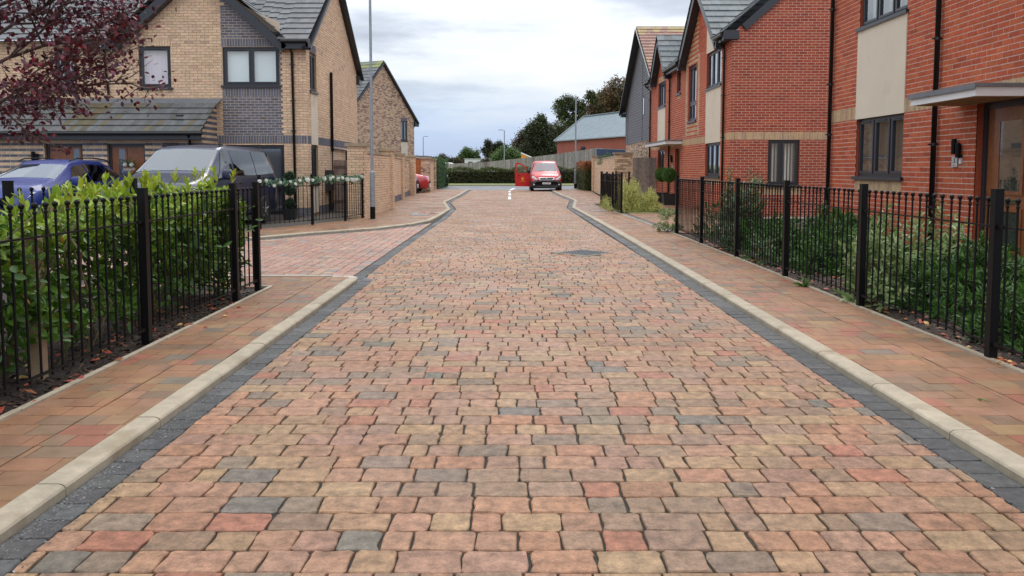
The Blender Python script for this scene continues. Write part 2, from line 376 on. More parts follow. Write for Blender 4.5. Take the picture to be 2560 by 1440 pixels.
# carriageway
mh = lambda x, y: abs(x - 1.2) / .50 + abs(y - 13.17) / .50 < 1.02
road = empty('road', (0, 0, 0), kind='structure')
b = MB(); b.add([(x, y, -.013) for x, y in [(-2.9, -2), (2.9, -2), (2.9, 52.6), (-2.9, 52.6)]], [(0, 1, 2, 3)]); b.build('road_bed', M['joint'], road)
blk = rows(1, .9, 52.3, lambda y: interp(LB, y, 1), lambda y: interp(RB, y, 1), joint=.006, jx=.009, holes=(mh,))
lay(road, blk, 0, PAVE, 'paver', 300, 'paving', rough=.0030, cornr=.011, bev=.0045, drop=.004)

# sweep helpers -----------------------------------------------------------
def offset_line(pl, d):
    out = []
    for i, P in enumerate(pl):
        A = pl[max(0, i - 1)]; B = pl[min(len(pl) - 1, i + 1)]
        def nrm(a, b): l = math.hypot(b[0] - a[0], b[1] - a[1]); return (-(b[1] - a[1]) / l, (b[0] - a[0]) / l)
        if i == 0: n = nrm(P, B); k = 1
        elif i == len(pl) - 1: n = nrm(A, P); k = 1
        else:
            n0, n1_ = nrm(A, P), nrm(P, B); sx, sy = n0[0] + n1_[0], n0[1] + n1_[1]; l = math.hypot(sx, sy); n = (sx / l, sy / l); k = 1 / max(.5, n[0] * n0[0] + n[1] * n0[1])
        out.append((P[0] + n[0] * d * k, P[1] + n[1] * d * k))
    return out
def resample(pl, step):
    """list of (segment index, t) break points so that corners stay corners"""
    br = []
    for i, (P, Q) in enumerate(zip(pl, pl[1:])):
        L = math.hypot(Q[0] - P[0], Q[1] - P[1]); n = max(1, round(L / step))
        for k in range(n): br.append((i, k / n, (k + 1) / n))
    return br
def at_(pl, i, t): P, Q = pl[i], pl[i + 1]; return (P[0] + (Q[0] - P[0]) * t, P[1] + (Q[1] - P[1]) * t)
def band(root, front, d0, d1, step, z, pal, matn, nind, nm):
    a, c = offset_line(front, d0), offset_line(front, d1); bl = []
    for i, t0, t1 in resample(front, step):
        g = .006 / step / 2 * (t1 - t0)
        bl.append([at_(a, i, t0 + g), at_(a, i, t1 - g), at_(c, i, t1 - g), at_(c, i, t0 + g)])
    lay(root, bl, z, pal, matn, nind, nm, rough=.001, cornr=.006, bev=.004, drop=.004)
gut = empty('gutter', (0, 0, 0), kind='structure')
band(gut, [(-1.915, 1.0), (-1.915, 9.9)], -.003, -.158, .16, .001, BAND, 'paver', 60, 'gutter_paving')
band(gut, [(-2.06, 9.95), (-2.06, 14), (-2.02, 20), (-1.99, 22), (-2.09, 26.9), (-2.735, 32.7), (-2.69, 41), (-2.87, 52.2)], -.003, -.155, .16, .001, BAND, 'paver', 20, 'gutter_paving')
band(gut, KR[1:1] + [(2.265, 1.0)] + KR[1:-1] + [(2.48, 52.2)], .003, .172, .16, .001, BAND, 'paver', 120, 'gutter_paving')

# kerb stones and edgings -------------------------------------------------
def stones(root, front, width, top, step, name, m, sgn, bull=.018, base=-.05, gap=.009, drop=None):
    a = offset_line(front, 0); prof = [(0, base), (0, top - bull), (width * .06, top - bull * .45), (width * .16, top - .002), (width * .25, top), (width * .97, top), (width, top - .004), (width, base)] if bull else [(0, base), (0, top), (width, top), (width, base)]
    lines = [offset_line(front, p[0] * sgn) for p in prof]
    for i, t0, t1 in resample(front, step):
        P, Q = front[i], front[i + 1]; L = math.hypot(Q[0] - P[0], Q[1] - P[1]); g = gap / L
        b = MB(); k = len(prof); dz = random.uniform(-.0015, .0015); vs = []
        for t in (t0 + g / 2, t1 - g / 2):
            for ln, p in zip(lines, prof):
                q = at_(ln, i, t); dd = drop(*q) if drop else 0; vs.append((q[0], q[1], p[1] + dz - (dd if p[1] > 0 else 0)))
        b.add(vs, [(j, (j + 1) % k, k + (j + 1) % k, k + j) for j in range(k)] + [tuple(range(k)), tuple(range(k, 2 * k))])
        b.build(name, m, root)
kerb = empty('kerb', (0, 0, 0), kind='structure')
stones(kerb, [(-1.915, .56), (-1.915, 9.72)], .125, .052, .915, 'kerbstone', M['kerb'], 1)
stones(kerb, [(-1.915, 9.72), (-1.935, 9.85), (-2.0, 9.93), (-2.12, 9.95), (-2.26, 9.95)], .11, .054, .2, 'kerbstone', M['kerb_pale'], 1)
stones(kerb, [(2.265, .46)] + KR[1:-1] + [(2.48, 52.4)], .13, .052, .915, 'kerbstone', M['kerb'], -1)
stones(kerb, KL2[:-1] + [(-2.87, 52.4)], .125, .052, .915, 'kerbstone', M['kerb'], 1)
edg = empty('path_edging', (0, 0, 0), kind='structure')
stones(edg, [(-2.735, .6), (-2.735, 9.0)], .045, .062, .915, 'edging_stone', M['kerb'], 1, bull=0)
stones(edg, [(-16, 9.88), (-2.26, 9.88)], .07, .060, .915, 'edging_stone', M['kerb_pale'], 1, bull=0)
stones(edg, [(-2.9, 9.0), (-2.735, 9.0)], .045, .062, .915, 'edging_stone', M['kerb'], 1, bull=0)
stones(edg, [(3.36, .6), (3.38, 12), (3.36, 16.6), (3.30, 20), (3.22, 24.5), (3.12, 27), (3.05, 30)], .045, .062, .915, 'edging_stone', M['kerb'], -1, bull=0)

# footpaths ---------------------------------------------------------------
path = empty('footpath', (0, 0, 0), kind='structure')
def bed(root, poly, z, m='joint_light', nm='path_bed'):
    b = MB(); b.add([(x, y, z) for x, y in poly], [tuple(range(len(poly)))]); b.build(nm, M[m], root)
bed(path, [(-2.735, .5), (-2.04, .5), (-2.04, 9.9), (-2.735, 9.9)], .040); bed(path, [(-16, 8.95), (-2.735, 8.95), (-2.735, 9.88), (-16, 9.88)], .040)
bed(path, [(2.39, .5), (3.36, .5), (3.38, 12), (3.35, 17), (3.2, 25), (3.0, 30), (3.9, 38), (5.0, 47), (5.3, 52.6), (2.6, 52.6), (2.68, 41), (2.83, 34.4), (2.26, 28.1), (2.36, 17)], .040)
J = dict(joint=.004, jx=.004)
lay(path, rows(1, .9, 9.88, lambda y: -2.325, lambda y: -2.04, lens=(.284, .142), w=(3, 2), **J) + rows(1, .9, 9.0, lambda y: -2.735, lambda y: -2.33, **J) + rows(1, 9.0, 9.88, lambda y: -5, lambda y: -2.33, **J),
    .050, FLAG, 'flag', 150, 'path_paving', rough=.0005, cornr=.003, bev=.002, drop=.0015)
RP0 = [(2.395, 0), (2.395, 12), (2.38, 17), (2.345, 22), (2.26, 28.1), (2.83, 34.4), (2.68, 41), (2.60, 54)]
RP1 = [(3.36, 0), (3.38, 12), (3.36, 16.6), (3.30, 20), (3.22, 24.5), (3.05, 30), (4.1, 33.5), (4.7, 47), (5.2, 54)]
RM = [(2.93, 0), (2.95, 12), (2.92, 20), (2.80, 26), (2.75, 28), (3.2, 34), (3.4, 54)]
lay(path, rows(1, .9, 52.3, lambda y: interp(RP0, y, 1), lambda y: interp(RM, y, 1), **J) + rows(1, .98, 52.3, lambda y: interp(RM, y, 1) + .004, lambda y: interp(RP1, y, 1), **J),
    .050, FLAG, 'flag', 150, 'path_paving', rough=.0005, cornr=.003, bev=.002, drop=.0015)
KLy = [(x, y) for x, y in KL2]
LP0 = [(-8.5, 14.3), (-8.5, 17.2), (-5.9, 17.5), (-5.0, 19), (-4.5, 20.5), (-4.2, 22), (-4.05, 26.5), (-4.5, 27.5), (-5.25, 41), (-5.1, 47), (-5.3, 52.6)]
bed(path, [(-16, 14.3), (-7.5, 14.5), (-5.8, 15), (-5.08, 15.8), (-4.25, 17.0), (-3.2, 18.25), (-2.55, 19.7), (-2.27, 20.9), (-2.2, 26.9), (-2.85, 32.6), (-2.8, 41), (-3.0, 52.6), (-9, 52.6), (-9, 22), (-16, 22)], .040)
kb = offset_line(KL2, .125); kby = sorted([(p[0], p[1]) for p in kb if p[0] > -9], key=lambda p: p[1])
lay(path, rows(1, 14.55, 52.3, lambda y: interp(LP0, y, 1), lambda y: interp(kby, y, 1), **J), .050, FLAG, 'flag', 0, 'path_paving', rough=0, cornr=.003, bev=.002, drop=.0015)
# side road
side = empty('side_road', (0, 0, 0), kind='structure')
bed(side, [(-16, 9.9), (-1.95, 9.9), (-1.95, 22), (-2.3, 21), (-3.1, 18.3), (-4.2, 17), (-5, 15.9), (-7.5, 14.5), (-16, 14.3)], -.016, 'joint', 'side_road_bed')
SIDE = [(3, (.35, .20, .148)), (3, (.365, .215, .162)), (2, (.32, .193, .148)), (1.5, (.36, .172, .125)), (1, (.27, .186, .148)), (.5, (.225, .20, .185)), (2, (.37, .242, .17))]
k0 = [(p[0], p[1] - .01) for p in offset_line(KL2, -.155)][:9]
lay(side, rows(0, -12, -2.065, lambda x: 9.95, lambda x: interp(k0, x, 0), joint=.010, jx=.005), -.001, SIDE, 'paver', 300, 'side_road_paving', rough=.001, cornr=.005, bev=.004, drop=.004)
band(gut, KL2[:7] + [(-2.3, 20.1)], 0, -.15, .16, 0, BAND, 'paver', 0, 'gutter_paving')
# path to the far red house, drive
fp = empty('garden_path', (0, 0, 0), kind='structure')
bed(fp, [(3.3, 16.65), (6.1, 16.65), (6.1, 31.5), (4.6, 31.5), (4.6, 24.4), (3.25, 24.1), (3.3, 20)], .041)
lay(fp, rows(1, 16.7, 24.0, lambda y: interp([(3.58, 16), (3.5, 24)], y, 1), lambda y: 6.08, **J) + rows(1, 24.0, 31.4, lambda y: interp([(5.3, 24), (4.9, 28), (5.05, 31)], y, 1), lambda y: 6.08, **J), .052, FLAG, 'flag', 0, 'path_paving', rough=0, cornr=.003, bev=.002, drop=.0015)
band(fp, [(3.40, 16.7), (3.34, 20), (3.27, 23.9)], -.005, -.165, .16, .053, [(1, (.10, .10, .10)), (1, (.12, .12, .12))], 'flag', 0, 'border_paving')
stones(edg, [(5.2, 24.0), (4.9, 28), (5.0, 31)], .05, .07, .915, 'edging_stone', M['kerb'], -1, bull=0)
# soil beds and lawn
def soilbed(name, poly, z=.035, m='soil'):
    return sheet(name, poly, z, M[m], kind='structure')
soilbed('planting_bed', [(-9, .5), (-2.78, .5), (-2.78, 8.93), (-9, 8.93)]); soilbed('planting_bed', [(3.405, .5), (6.05, .5), (6.05, 16.6), (3.41, 16.6)])
soilbed('lawn', [(3.6, 24.05), (5.25, 24.05), (4.9, 28), (5.05, 31.2), (3.3, 31.2), (3.3, 27)], .056, 'grass')
soilbed('planting_bed', [(3.12, 23.9), (4.6, 24.04), (5.1, 33.3), (4.3, 33.6), (3.05, 30.2)], .046)
sheet('gutter_corner', [(-2.07, 9.70), (-1.74, 9.70), (-1.74, 10.02), (-1.88, 10.2), (-2.07, 10.2)], -.0035, M['iron'], kind='structure')
# crossing road, verge
sheet('cross_road', [(-60, 52.4), (60, 52.4), (60, 64.5), (-60, 64.5)], -.005, M['tarmac'], kind='structure')
sheet('grass_verge', [(-80, 64.5), (80, 64.5), (80, 130), (-80, 130)], .045, M['grass'], kind='structure')
crs = empty('far_kerb', (0, 0, 0), kind='structure')
stones(crs, [(-14, 64.5), (14, 64.5)], .12, .09, .915, 'kerbstone', M['kerb'], 1, bull=0)
# road markings
for y0, y1, x0, x1, w in ((36.2, 39.9, -.11, -.12, .13), (41.6, 44.8, -.12, -.13, .13), (47.0, 49.8, -.15, -.15, .13)):
    b = MB(); b.add([(x0 - w / 2, y0, .006), (x0 + w / 2, y0, .006), (x1 + w / 2, y1, .006), (x1 - w / 2, y1, .006)], [(0, 1, 2, 3)]); b.build('road_marking', M['paint_line'], kind='structure')
b = MB(); b.add([(-.20, 51.8, .006), (-.05, 51.8, .006), (.30, 56.5, .006), (.02, 56.5, .006)], [(0, 1, 2, 3)]); b.build('road_marking', M['paint_line'], kind='structure')

# access covers -----------------------------------------------------------
t = empty('manhole_cover', (1.2, 13.17, 0), label='diamond-set dark iron drain cover sunk in the block paved road', cat='manhole cover')
b = MB(); b.add([(1.2 - .47, 13.17, .003), (1.2, 13.17 - .47, .003), (1.2 + .47, 13.17, .003), (1.2, 13.17 + .47, .003)], [(0, 1, 2, 3)]); b.build('cover_plate', M['iron'], t)
b = MB()
for k in range(9):
    for j in range(9):
        u, v = (k - 4) * .068, (j - 4) * .068; x = 1.2 + (u - v) * .707; y = 13.17 + (u + v) * .707
        b.box(x - .018, x + .018, y - .018, y + .018, .003, .009)
b.build('cover_grip', M['iron'], t)
b = MB(); q = [(1.2 - .5, 13.17), (1.2, 13.17 - .5), (1.2 + .5, 13.17), (1.2, 13.17 + .5)]
for i in range(4): b.beam((*q[i], .0), (*q[(i + 1) % 4], .0), .03, .014)
b.build('cover_frame', M['kerb'], t)
for nm, x0, x1, y0, y1, lb, cc in (('inspection_cover', 2.52, 3.08, 25.2, 25.8, 'pale rectangular inspection cover set in the right footpath before the small railings', (.25, .24, .22)), ('inspection_cover', -3.0, -2.45, 23.0, 24.4, 'pale rectangular inspection cover in the wet left footpath beyond the lamp post', (.22, .21, .20))):
    t = empty(nm, ((x0 + x1) / 2, (y0 + y1) / 2, .05), label=lb, cat='access cover')
    b = MB(); b.box(x0, x1, y0, y1, .05, .056, cc); b.build('cover_plate', M['flag'], t)
    b = MB()
    for A, B in (((x0, y0), (x1, y0)), ((x1, y0), (x1, y1)), ((x1, y1), (x0, y1)), ((x0, y1), (x0, y0))): b.beam((*A, .052), (*B, .052), .025, .014, (.1, .1, .1))
    b.build('cover_frame', M['iron'], t)

# loose chippings, mulch, fallen leaves -----------------------------------
def chips(name, pts, size, pal, m, flat=.4, **k):
    n = len(pts); T = np.array([(-.5, -.4, 0), (.5, -.35, 0), (.42, .45, 0), (-.45, .4, 0), (0, 0, .6)]); F = np.array([(0, 1, 4), (1, 2, 4), (2, 3, 4), (3, 0, 4)])
    V = np.zeros((n, 5, 3)); tone = np.zeros((n * 4, 3))
    for i, (x, y, z) in enumerate(pts):
        a = random.uniform(0, 6.28); s = random.uniform(*size); st = random.uniform(.6, 1.8); tl = random.uniform(-flat, flat)
        P = T * np.array([s * st, s, s * .5]); P[:, 2] += P[:, 0] * tl
        V[i] = np.stack([P[:, 0] * math.cos(a) - P[:, 1] * math.sin(a) + x, P[:, 0] * math.sin(a) + P[:, 1] * math.cos(a) + y, P[:, 2] + z + s * .2 * abs(tl)], 1)
        tone[i * 4:i * 4 + 4] = pick(pal, .25)
    FF = (F[None] + (np.arange(n) * 5)[:, None, None]).reshape(-1, 3)
    return link(name, np_mesh(name, V.reshape(-1, 3), FF, tone, m), **k)
GR = [(3, (.13, .125, .12)), (2, (.085, .085, .083)), (.35, (.24, .235, .22))]
pts = []
for _ in range(3600):
    y = 2.4 + random.random() ** 1.3 * 7; x = -1.90 + abs(random.gauss(0, .055)); pts.append((x, y, .001))
for _ in range(500): pts.append((random.uniform(-1.9, -1.72), random.uniform(2.4, 6), .001))
for _ in range(500): pts.append((2.25 - abs(random.gauss(0, .03)), 2.8 + random.random() * 6, .001))
for _ in range(700): pts.append((2.09 + random.gauss(0, .012), 2.8 + random.random() * 7, .001))
for _ in range(500): pts.append((random.uniform(-1.7, 2.05), 2.4 + random.random() ** 1.6 * 6, -.004))
chips('grit', pts, (.004, .010), GR, M['chip'], .3, label='loose grey stone grit along the dark gutter paving by the kerbs', cat='grit', kind='stuff')
BK = [(3, (.045, .022, .014)), (2, (.075, .038, .022)), (2, (.028, .017, .012)), (.5, (.16, .09, .05)), (.35, (.20, .06, .03))]
pts = [(-2.79 - random.random() ** 1.4 * 1.3, random.uniform(2.5, 8.85), .037) for _ in range(4200)]
chips('bark_mulch', pts, (.012, .035), BK, M['chip'], .7, label='dark bark mulch under the laurel hedge behind the left railings', cat='mulch', kind='stuff')
pts = [(3.41 + random.random() ** 1.3 * 1.4, random.uniform(3.5, 16.4), .037) for _ in range(6000)]
chips('bark_mulch', pts, (.012, .035), BK, M['chip'], .7, label='dark bark mulch along the foot of the right railings', cat='mulch', kind='stuff')
LF = [(2, (.33, .06, .03)), (2, (.42, .13, .05)), (1, (.30, .16, .06)), (1, (.22, .05, .03)), (.5, (.5, .3, .1))]
pts = [(-2.75 - random.random() * 1.2, random.uniform(3.2, 8.7), random.uniform(.04, .06)) for _ in range(190)] + [(-2.70 + random.random() * .1, random.uniform(5.8, 8), .052) for _ in range(5)]
chips('fallen_leaves', pts, (.03, .055), LF, M['chip'], .5, label='red and orange fallen leaves under the laurel hedge', cat='leaves', kind='stuff')
pts = [(3.40 + random.random() * .7, random.uniform(5.0, 15), random.uniform(.04, .06)) for _ in range(170)] + [(3.38 + random.random() * .10, 5.35 + random.random() * .25, .055) for _ in range(16)]
chips('fallen_leaves', pts, (.025, .05), LF, M['chip'], .5, label='red and orange fallen leaves along the foot of the right railings', cat='leaves', kind='stuff')
pts = [(-2.65 + random.gauss(0, .10), 23.9 + random.gauss(0, .12), .055) for _ in range(40)]
chips('leaf_pile', pts, (.03, .06), LF[:2], M['chip'], .4, label='small heap of red leaves on the pale cover in the left footpath', cat='leaves', kind='stuff')

# ------------------------------------------------------------------ walls, bricks, windows
def rect_sub(rects, hole):
    out = []; hu0, hu1, hz0, hz1 = hole
    for u0, u1, z0, z1 in rects:
        if hu1 <= u0 + 1e-6 or hu0 >= u1 - 1e-6 or hz1 <= z0 + 1e-6 or hz0 >= z1 - 1e-6: out.append((u0, u1, z0, z1)); continue
        if hu0 > u0: out.append((u0, hu0, z0, z1))
        if hu1 < u1: out.append((hu1, u1, z0, z1))
        a, b_ = max(u0, hu0), min(u1, hu1)
        if hz0 > z0: out.append((a, b_, z0, hz0))
        if hz1 < z1: out.append((a, b_, hz1, z1))
    return out
class Plane:
    """vertical plane: u runs along d, off runs along the outward normal n"""
    def __init__(s, P0, d, n): s.P0 = P0; s.d = d; s.n = n
    def p(s, u, z, o=0): return (s.P0[0] + s.d[0] * u + s.n[0] * o, s.P0[1] + s.d[1] * u + s.n[1] * o, z)
    def box(s, mb, u0, u1, z0, z1, o0, o1, c=(.5, .5, .5), m=0):
        vs = [s.p(u, z, o) for z in (z0, z1) for u, o in ((u0, o0), (u1, o0), (u1, o1), (u0, o1))]
        mb.add(vs, [(0, 3, 2, 1), (4, 5, 6, 7), (0, 1, 5, 4), (1, 2, 6, 5), (2, 3, 7, 6), (3, 0, 4, 7)], c, m)
    def quad(s, mb, u0, u1, z0, z1, o, c=(.5, .5, .5), m=0): mb.quad(s.p(u0, z0, o), s.p(u1, z0, o), s.p(u1, z1, o), s.p(u0, z1, o), c, m)
def bricks(pl, u0, u1, z0, z1, holes, style, soldiers=(), clip=(), zref=0.0, bonduoff=0.0, panels=()):
    """returns list of (plane, polygon in u,z, tone). style(k,u,z) -> palette; soldiers: (u0,u1,z0,z1,pal)"""
    out = []; k0 = math.floor((z0 - zref) / .075); k1 = math.ceil((z1 - zref) / .075)
    hl = list(holes) + [s[:4] for s in soldiers] + list(panels)
    def emit(r, tone):
        q = [(r[0], r[2]), (r[1], r[2]), (r[1], r[3]), (r[0], r[3])]
        if clip: q = clip_poly(q, clip)
        if q and area(q) > .0008: out.append((pl, q, tone))
    for k in range(k0, k1):
        a = zref + k * .075 + .006; c = a + .063; a2, c2 = max(a, z0), min(c, z1)
        if c2 - a2 < .015: continue
        n = math.floor((u0 - bonduoff) / .225) - 1; off = bonduoff + (.1125 if k % 2 else 0)
        while True:
            p = off + n * .225; n += 1
            if p > u1: break
            r = (max(u0, p + .006), min(u1, p + .219), a2, c2)
            if r[1] - r[0] < .03: continue
            rs = [r]
            for h in hl:
                if h[1] > r[0] and h[0] < r[1] and h[3] > a2 and h[2] < c2: rs = rect_sub(rs, h)
            t = pick(style(k, p, a))
            for x in rs:
                if x[1] - x[0] > .025 and x[3] - x[2] > .018: emit(x, t)
    for s in soldiers:
        u = s[0]
        while u < s[1] - .02:
            rs = [(u + .005, min(u + .070, s[1]), s[2] + .004, s[3] - .004)]
            for h in list(holes) + list(panels): rs = rect_sub(rs, h)
            for x in rs:
                if x[1] - x[0] > .02 and x[3] - x[2] > .03: emit(x, pick(s[4]))
            u += .075
    return out
def lay_bricks(root, items, nind=300, matn='brick', thick=.012, nm='brickwork'):
    def key(it):
        pl, q, t = it; c = pl.p(sum(a[0] for a in q) / len(q), sum(a[1] for a in q) / len(q)); v = inview(*c); return v[2] if v else 1e3
    items = sorted(items, key=key); rest = MB()
    for i, (pl, q, t) in enumerate(items):
        mb = MB() if i < nind else rest; o = random.uniform(0, .0018); n = len(q)
        vs = [pl.p(a, b_, o - thick) for a, b_ in q] + [pl.p(a, b_, o + random.uniform(-.0006, .0006)) for a, b_ in q]
        mb.add(vs, [(j, (j + 1) % n, n + (j + 1) % n, n + j) for j in range(n)] + [tuple(range(n, 2 * n))], t)
        if i < nind: mb.build('brick', M[matn], root)
    if rest.v: rest.build(nm, M[matn], root, kind='stuff')
def backing(mb, pl, u0, u1, z0, z1, holes, o=-.003, gable=None, reveal=.10, m=0, rc=None):
    us = sorted({u0, u1} | {h[i] for h in holes for i in (0, 1) if u0 < h[i] < u1}); zs = sorted({z0, z1} | {h[i] for h in holes for i in (2, 3) if z0 < h[i] < z1})
    for a, b_ in zip(us, us[1:]):
        for c, d in zip(zs, zs[1:]):
            cu, cz = (a + b_) / 2, (c + d) / 2
            if any(h[0] < cu < h[1] and h[2] < cz < h[3] for h in holes): continue
            pl.quad(mb, a, b_, c, d, o, m=m)
    if gable: mb.add([pl.p(u, z, o) for u, z in gable], [tuple(range(len(gable)))], m=m)
    for h in holes:
        for A, B in (((h[0], h[2]), (h[0], h[3])), ((h[1], h[2]), (h[1], h[3])), ((h[0], h[3]), (h[1], h[3])), ((h[0], h[2]), (h[1], h[2]))):
            mb.quad(pl.p(*A, 0), pl.p(*B, 0), pl.p(*B, -reveal - .05), pl.p(*A, -reveal - .05), rc or (.4, .3, .2), m + 1 if rc else m)
def window(root, pl, h, cols=(.5,), transom=None, inside='blind', sill=True, rec=.055, name='window', tone=(.6, .65, .7), vents=True, fw=.05):
    u0, u1, z0, z1 = h; b = MB(); o0, o1 = -rec - .06, -rec
    for a, c, d, e in ((u0, u0 + fw, z0, z1), (u1 - fw, u1, z0, z1), (u0 + fw, u1 - fw, z0, z0 + fw), (u0 + fw, u1 - fw, z1 - fw, z1)): pl.box(b, a, c, d, e, o0, o1)
    xs = [u0 + fw] + [u0 + (u1 - u0) * c for c in cols] + [u1 - fw]; panes = []
    for c in xs[1:-1]: pl.box(b, c - .028, c + .028, z0 + fw, z1 - fw, o0, o1 + .002)
    zsp = [z0 + fw, z1 - fw] if transom is None else [z0 + fw, transom, z1 - fw]
    if transom is not None: pl.box(b, u0 + fw, u1 - fw, transom - .03, transom + .03, o0, o1 + .004)
    w = b.build(name, M['frame'], root)
    s = MB()
    for i in range(len(xs) - 1):
        for j in range(len(zsp) - 1):
            a = xs[i] + (.028 if i else 0); c = xs[i + 1] - (.028 if i < len(xs) - 2 else 0); d = zsp[j] + (.03 if j else 0); e = zsp[j + 1] - (.03 if j < len(zsp) - 2 else 0)
            f = .042; fr = MB()
            for q in ((a, a + f, d, e), (c - f, c, d, e), (a + f, c - f, d, d + f), (a + f, c - f, e - f, e)): pl.box(fr, *q, o0 + .01, o1 + .016)
            fr.build('casement', M['frame'], w)
            g = MB(); pl.quad(g, a + f, c - f, d + f, e - f, o1 - .012); g.build('pane', M['glass'], w)
            if vents and j == len(zsp) - 2 and c - a > .3: vb = MB(); pl.box(vb, a + .12, c - .12, e - .022, e - .006, o1 + .016, o1 + .028); vb.build('trickle_vent', M['plastic'], w)
    if sill: q = MB(); pl.box(q, u0 - .05, u1 + .05, z0 - .035, z0, -rec - .04, .05); pl.box(q, u0 - .05, u1 + .05, z0 - .06, z0 - .035, .035, .05); q.build('sill', M['frame'], w)
    r = MB(); D = -rec - .9
    for A, B in (((u0, z0), (u0, z1)), ((u1, z0), (u1, z1)), ((u0, z1), (u1, z1)), ((u0, z0), (u1, z0))): r.quad(pl.p(*A, -rec - .061), pl.p(*B, -rec - .061), pl.p(*B, D), pl.p(*A, D))
    pl.quad(r, u0, u1, z0, z1, D); r.build('interior', M['room'], w)
    if inside == 'blind':
        c = MB(); pl.quad(c, u0 + fw, u1 - fw, z0 + fw, z1 - fw, -rec - .10, tone); c.build('roller_blind', M['curtain'], w)
    if inside in ('curtain', 'sheer'):
        c = MB(); n = 36; vs = []; fs = []
        for i in range(n + 1):
            u = u0 + fw + (u1 - u0 - 2 * fw) * i / n; o = -rec - .13 + .018 * math.sin(i * 1.9) + .008 * math.sin(i * .83)
            vs += [pl.p(u, z0 + .02, o), pl.p(u, z1 - fw, o)]
            if i: fs.append((2 * i - 2, 2 * i, 2 * i + 1, 2 * i - 1))
        c.add(vs, fs, tone); c.build('curtain', M['curtain'], w, smooth=True)
    if inside == 'slats':
        c = MB(); u = u0 + fw + .01; n = 0
        while u < u1 - fw - .05:
            c.quad(pl.p(u, z0 + .08, -rec - .10), pl.p(u + .065, z0 + .08, -rec - .15), pl.p(u + .065, z1 - fw, -rec - .15), pl.p(u, z1 - fw, -rec - .10), jit(tone, .06)); u += .09
        c.build('vertical_blind', M['curtain'], w)
    return w
def tiles(root, A, B, V, tw=.30, th=.345, thick=.022, pal=None, nind=0, clip=None, ridge=None, nm='roof_tiles'):
    """roof slope: A->B along the eave, V = vector from eave to ridge"""
    A, B, V = Vector(A), Vector(B), Vector(V); L = (B - A).length; S = V.length; e = (B - A) / L; v = V / S; n = e.cross(v)
    if n.z < 0: n = -n
    pal = pal or [(3, (.125, .135, .145)), (2, (.145, .15, .155)), (1, (.11, .115, .12))]
    nr = max(1, round(S / th)); th = S / nr; items = []
    base = MB(); base.quad(A, B, B + V, A + V, (.06, .06, .06)); base.build('roof_deck', M['tile'], root)
    for r in range(nr):
        x = -(tw / 2 if r % 2 else 0)
        while x < L:
            a, b_ = max(0, x + .002), min(L, x + tw - .002); x += tw
            if b_ - a < .02: continue
            j = random.uniform(0, .003); lo, hi = r * th - .01, (r + 1) * th + .02
            P = [A + e * a + v * lo, A + e * b_ + v * lo, A + e * b_ + v * hi, A + e * a + v * hi]
            vs = [P[0] + n * .012, P[1] + n * .012, P[2] + n * .002, P[3] + n * .002, P[0] + n * (.012 + thick + j), P[1] + n * (.012 + thick + j), P[2] + n * (.006 + j), P[3] + n * (.006 + j)]
            items.append((vs, (r, a)))
    rest = MB()
    for i, (vs, (r, a)) in enumerate(items):
        mb = MB() if i < nind else rest
        p_ = pal(r, nr, a) if callable(pal) else pal
        mb.add(vs, [(4, 5, 6, 7), (0, 1, 5, 4), (1, 2, 6, 5), (3, 0, 4, 7)], pick(p_, .08))
        if i < nind: mb.build('roof_tile', M['tile'], root)
    if rest.v: rest.build(nm, M['tile'], root, kind='stuff')
def pipe(root, pts, r=.034, clips=(), n_=(0, -1), name='drainpipe'):
    b = MB(); b.tube(pts, r, 10); o = b.build(name, M['pipe'], root, smooth=True)
    for z in clips:
        P = min(pts, key=lambda q: abs(q[2] - z)); c = MB(); c.lathe([(r + .008, z - .02), (r + .008, z + .02)], (P[0], P[1], 0), 10); c.box(P[0] - .05 - abs(n_[1]) * .03, P[0] + .05 + abs(n_[1]) * .03, P[1] - .012, P[1] + .012, z - .01, z + .01); c.build('pipe_clip', M['pipe'], o)
    return o
SOLB = [(3, (.52, .35, .20)), (1, (.46, .30, .17)), (1, (.42, .29, .19))]

# ================================================================== RED HOUSES (right)
FX = 6.12
PR = Plane((FX, 0), (0, 1), (-1, 0))
red = lambda k, u, z: REDN
def band_z(z0, z1): return z0, z1
# --- near house, number 3
h1 = empty('brick_house', (FX, 10, 0), label='nearest red brick house, number 3, with white door canopy and cream panel', cat='house')
HO1 = [(12.46, 14.16, 1.27, 2.27), (9.42, 10.50, .05, 2.26), (12.46, 14.16, 3.86, 5.0)]
PAN1 = [(12.46, 14.16, 2.27, 3.86)]
SOL1 = [(2.8, 15.42, 2.275, 2.50, SOLB), (12.46, 14.16, 1.02, 1.235, SOLB)]
bk = bricks(PR, 4.0, 15.42, .05, 5.5, HO1, lambda k, u, z: REDN, SOL1, panels=PAN1)
lay_bricks(h1, bk)
b = MB(); backing(b, PR, 4.0, 15.42, .0, 5.5, HO1 + PAN1[:0], rc=(.40, .085, .04)); b.build('wall', [M['mortar_r'], M['brick']], h1)
b = MB(); b.box(FX + .02, 12.5, 15.34, 15.42, 0, 5.5); b.box(FX + .02, 12.5, 4.0, 4.05, 0, 5.5); b.build('side_wall', M['mortar_r'], h1)
b = MB(); PR.box(b, 12.44, 14.18, 2.27, 3.83, -.006, .016); b.build('render_panel', M['render'], h1)
window(h1, PR, HO1[0], (.30, .64), inside='sheer', tone=(.10, .09, .08), name='window')
window(h1, PR, HO1[2], (.30, .64), inside='sheer', tone=(.35, .35, .36))
b = MB(); b.beam((FX - .22, 4, 5.35), (FX - .22, 15.6, 5.35), .04, .22); b.box(FX - .25, FX, 4, 15.6, 5.24, 5.27); b.build('fascia', M['frame'], h1)
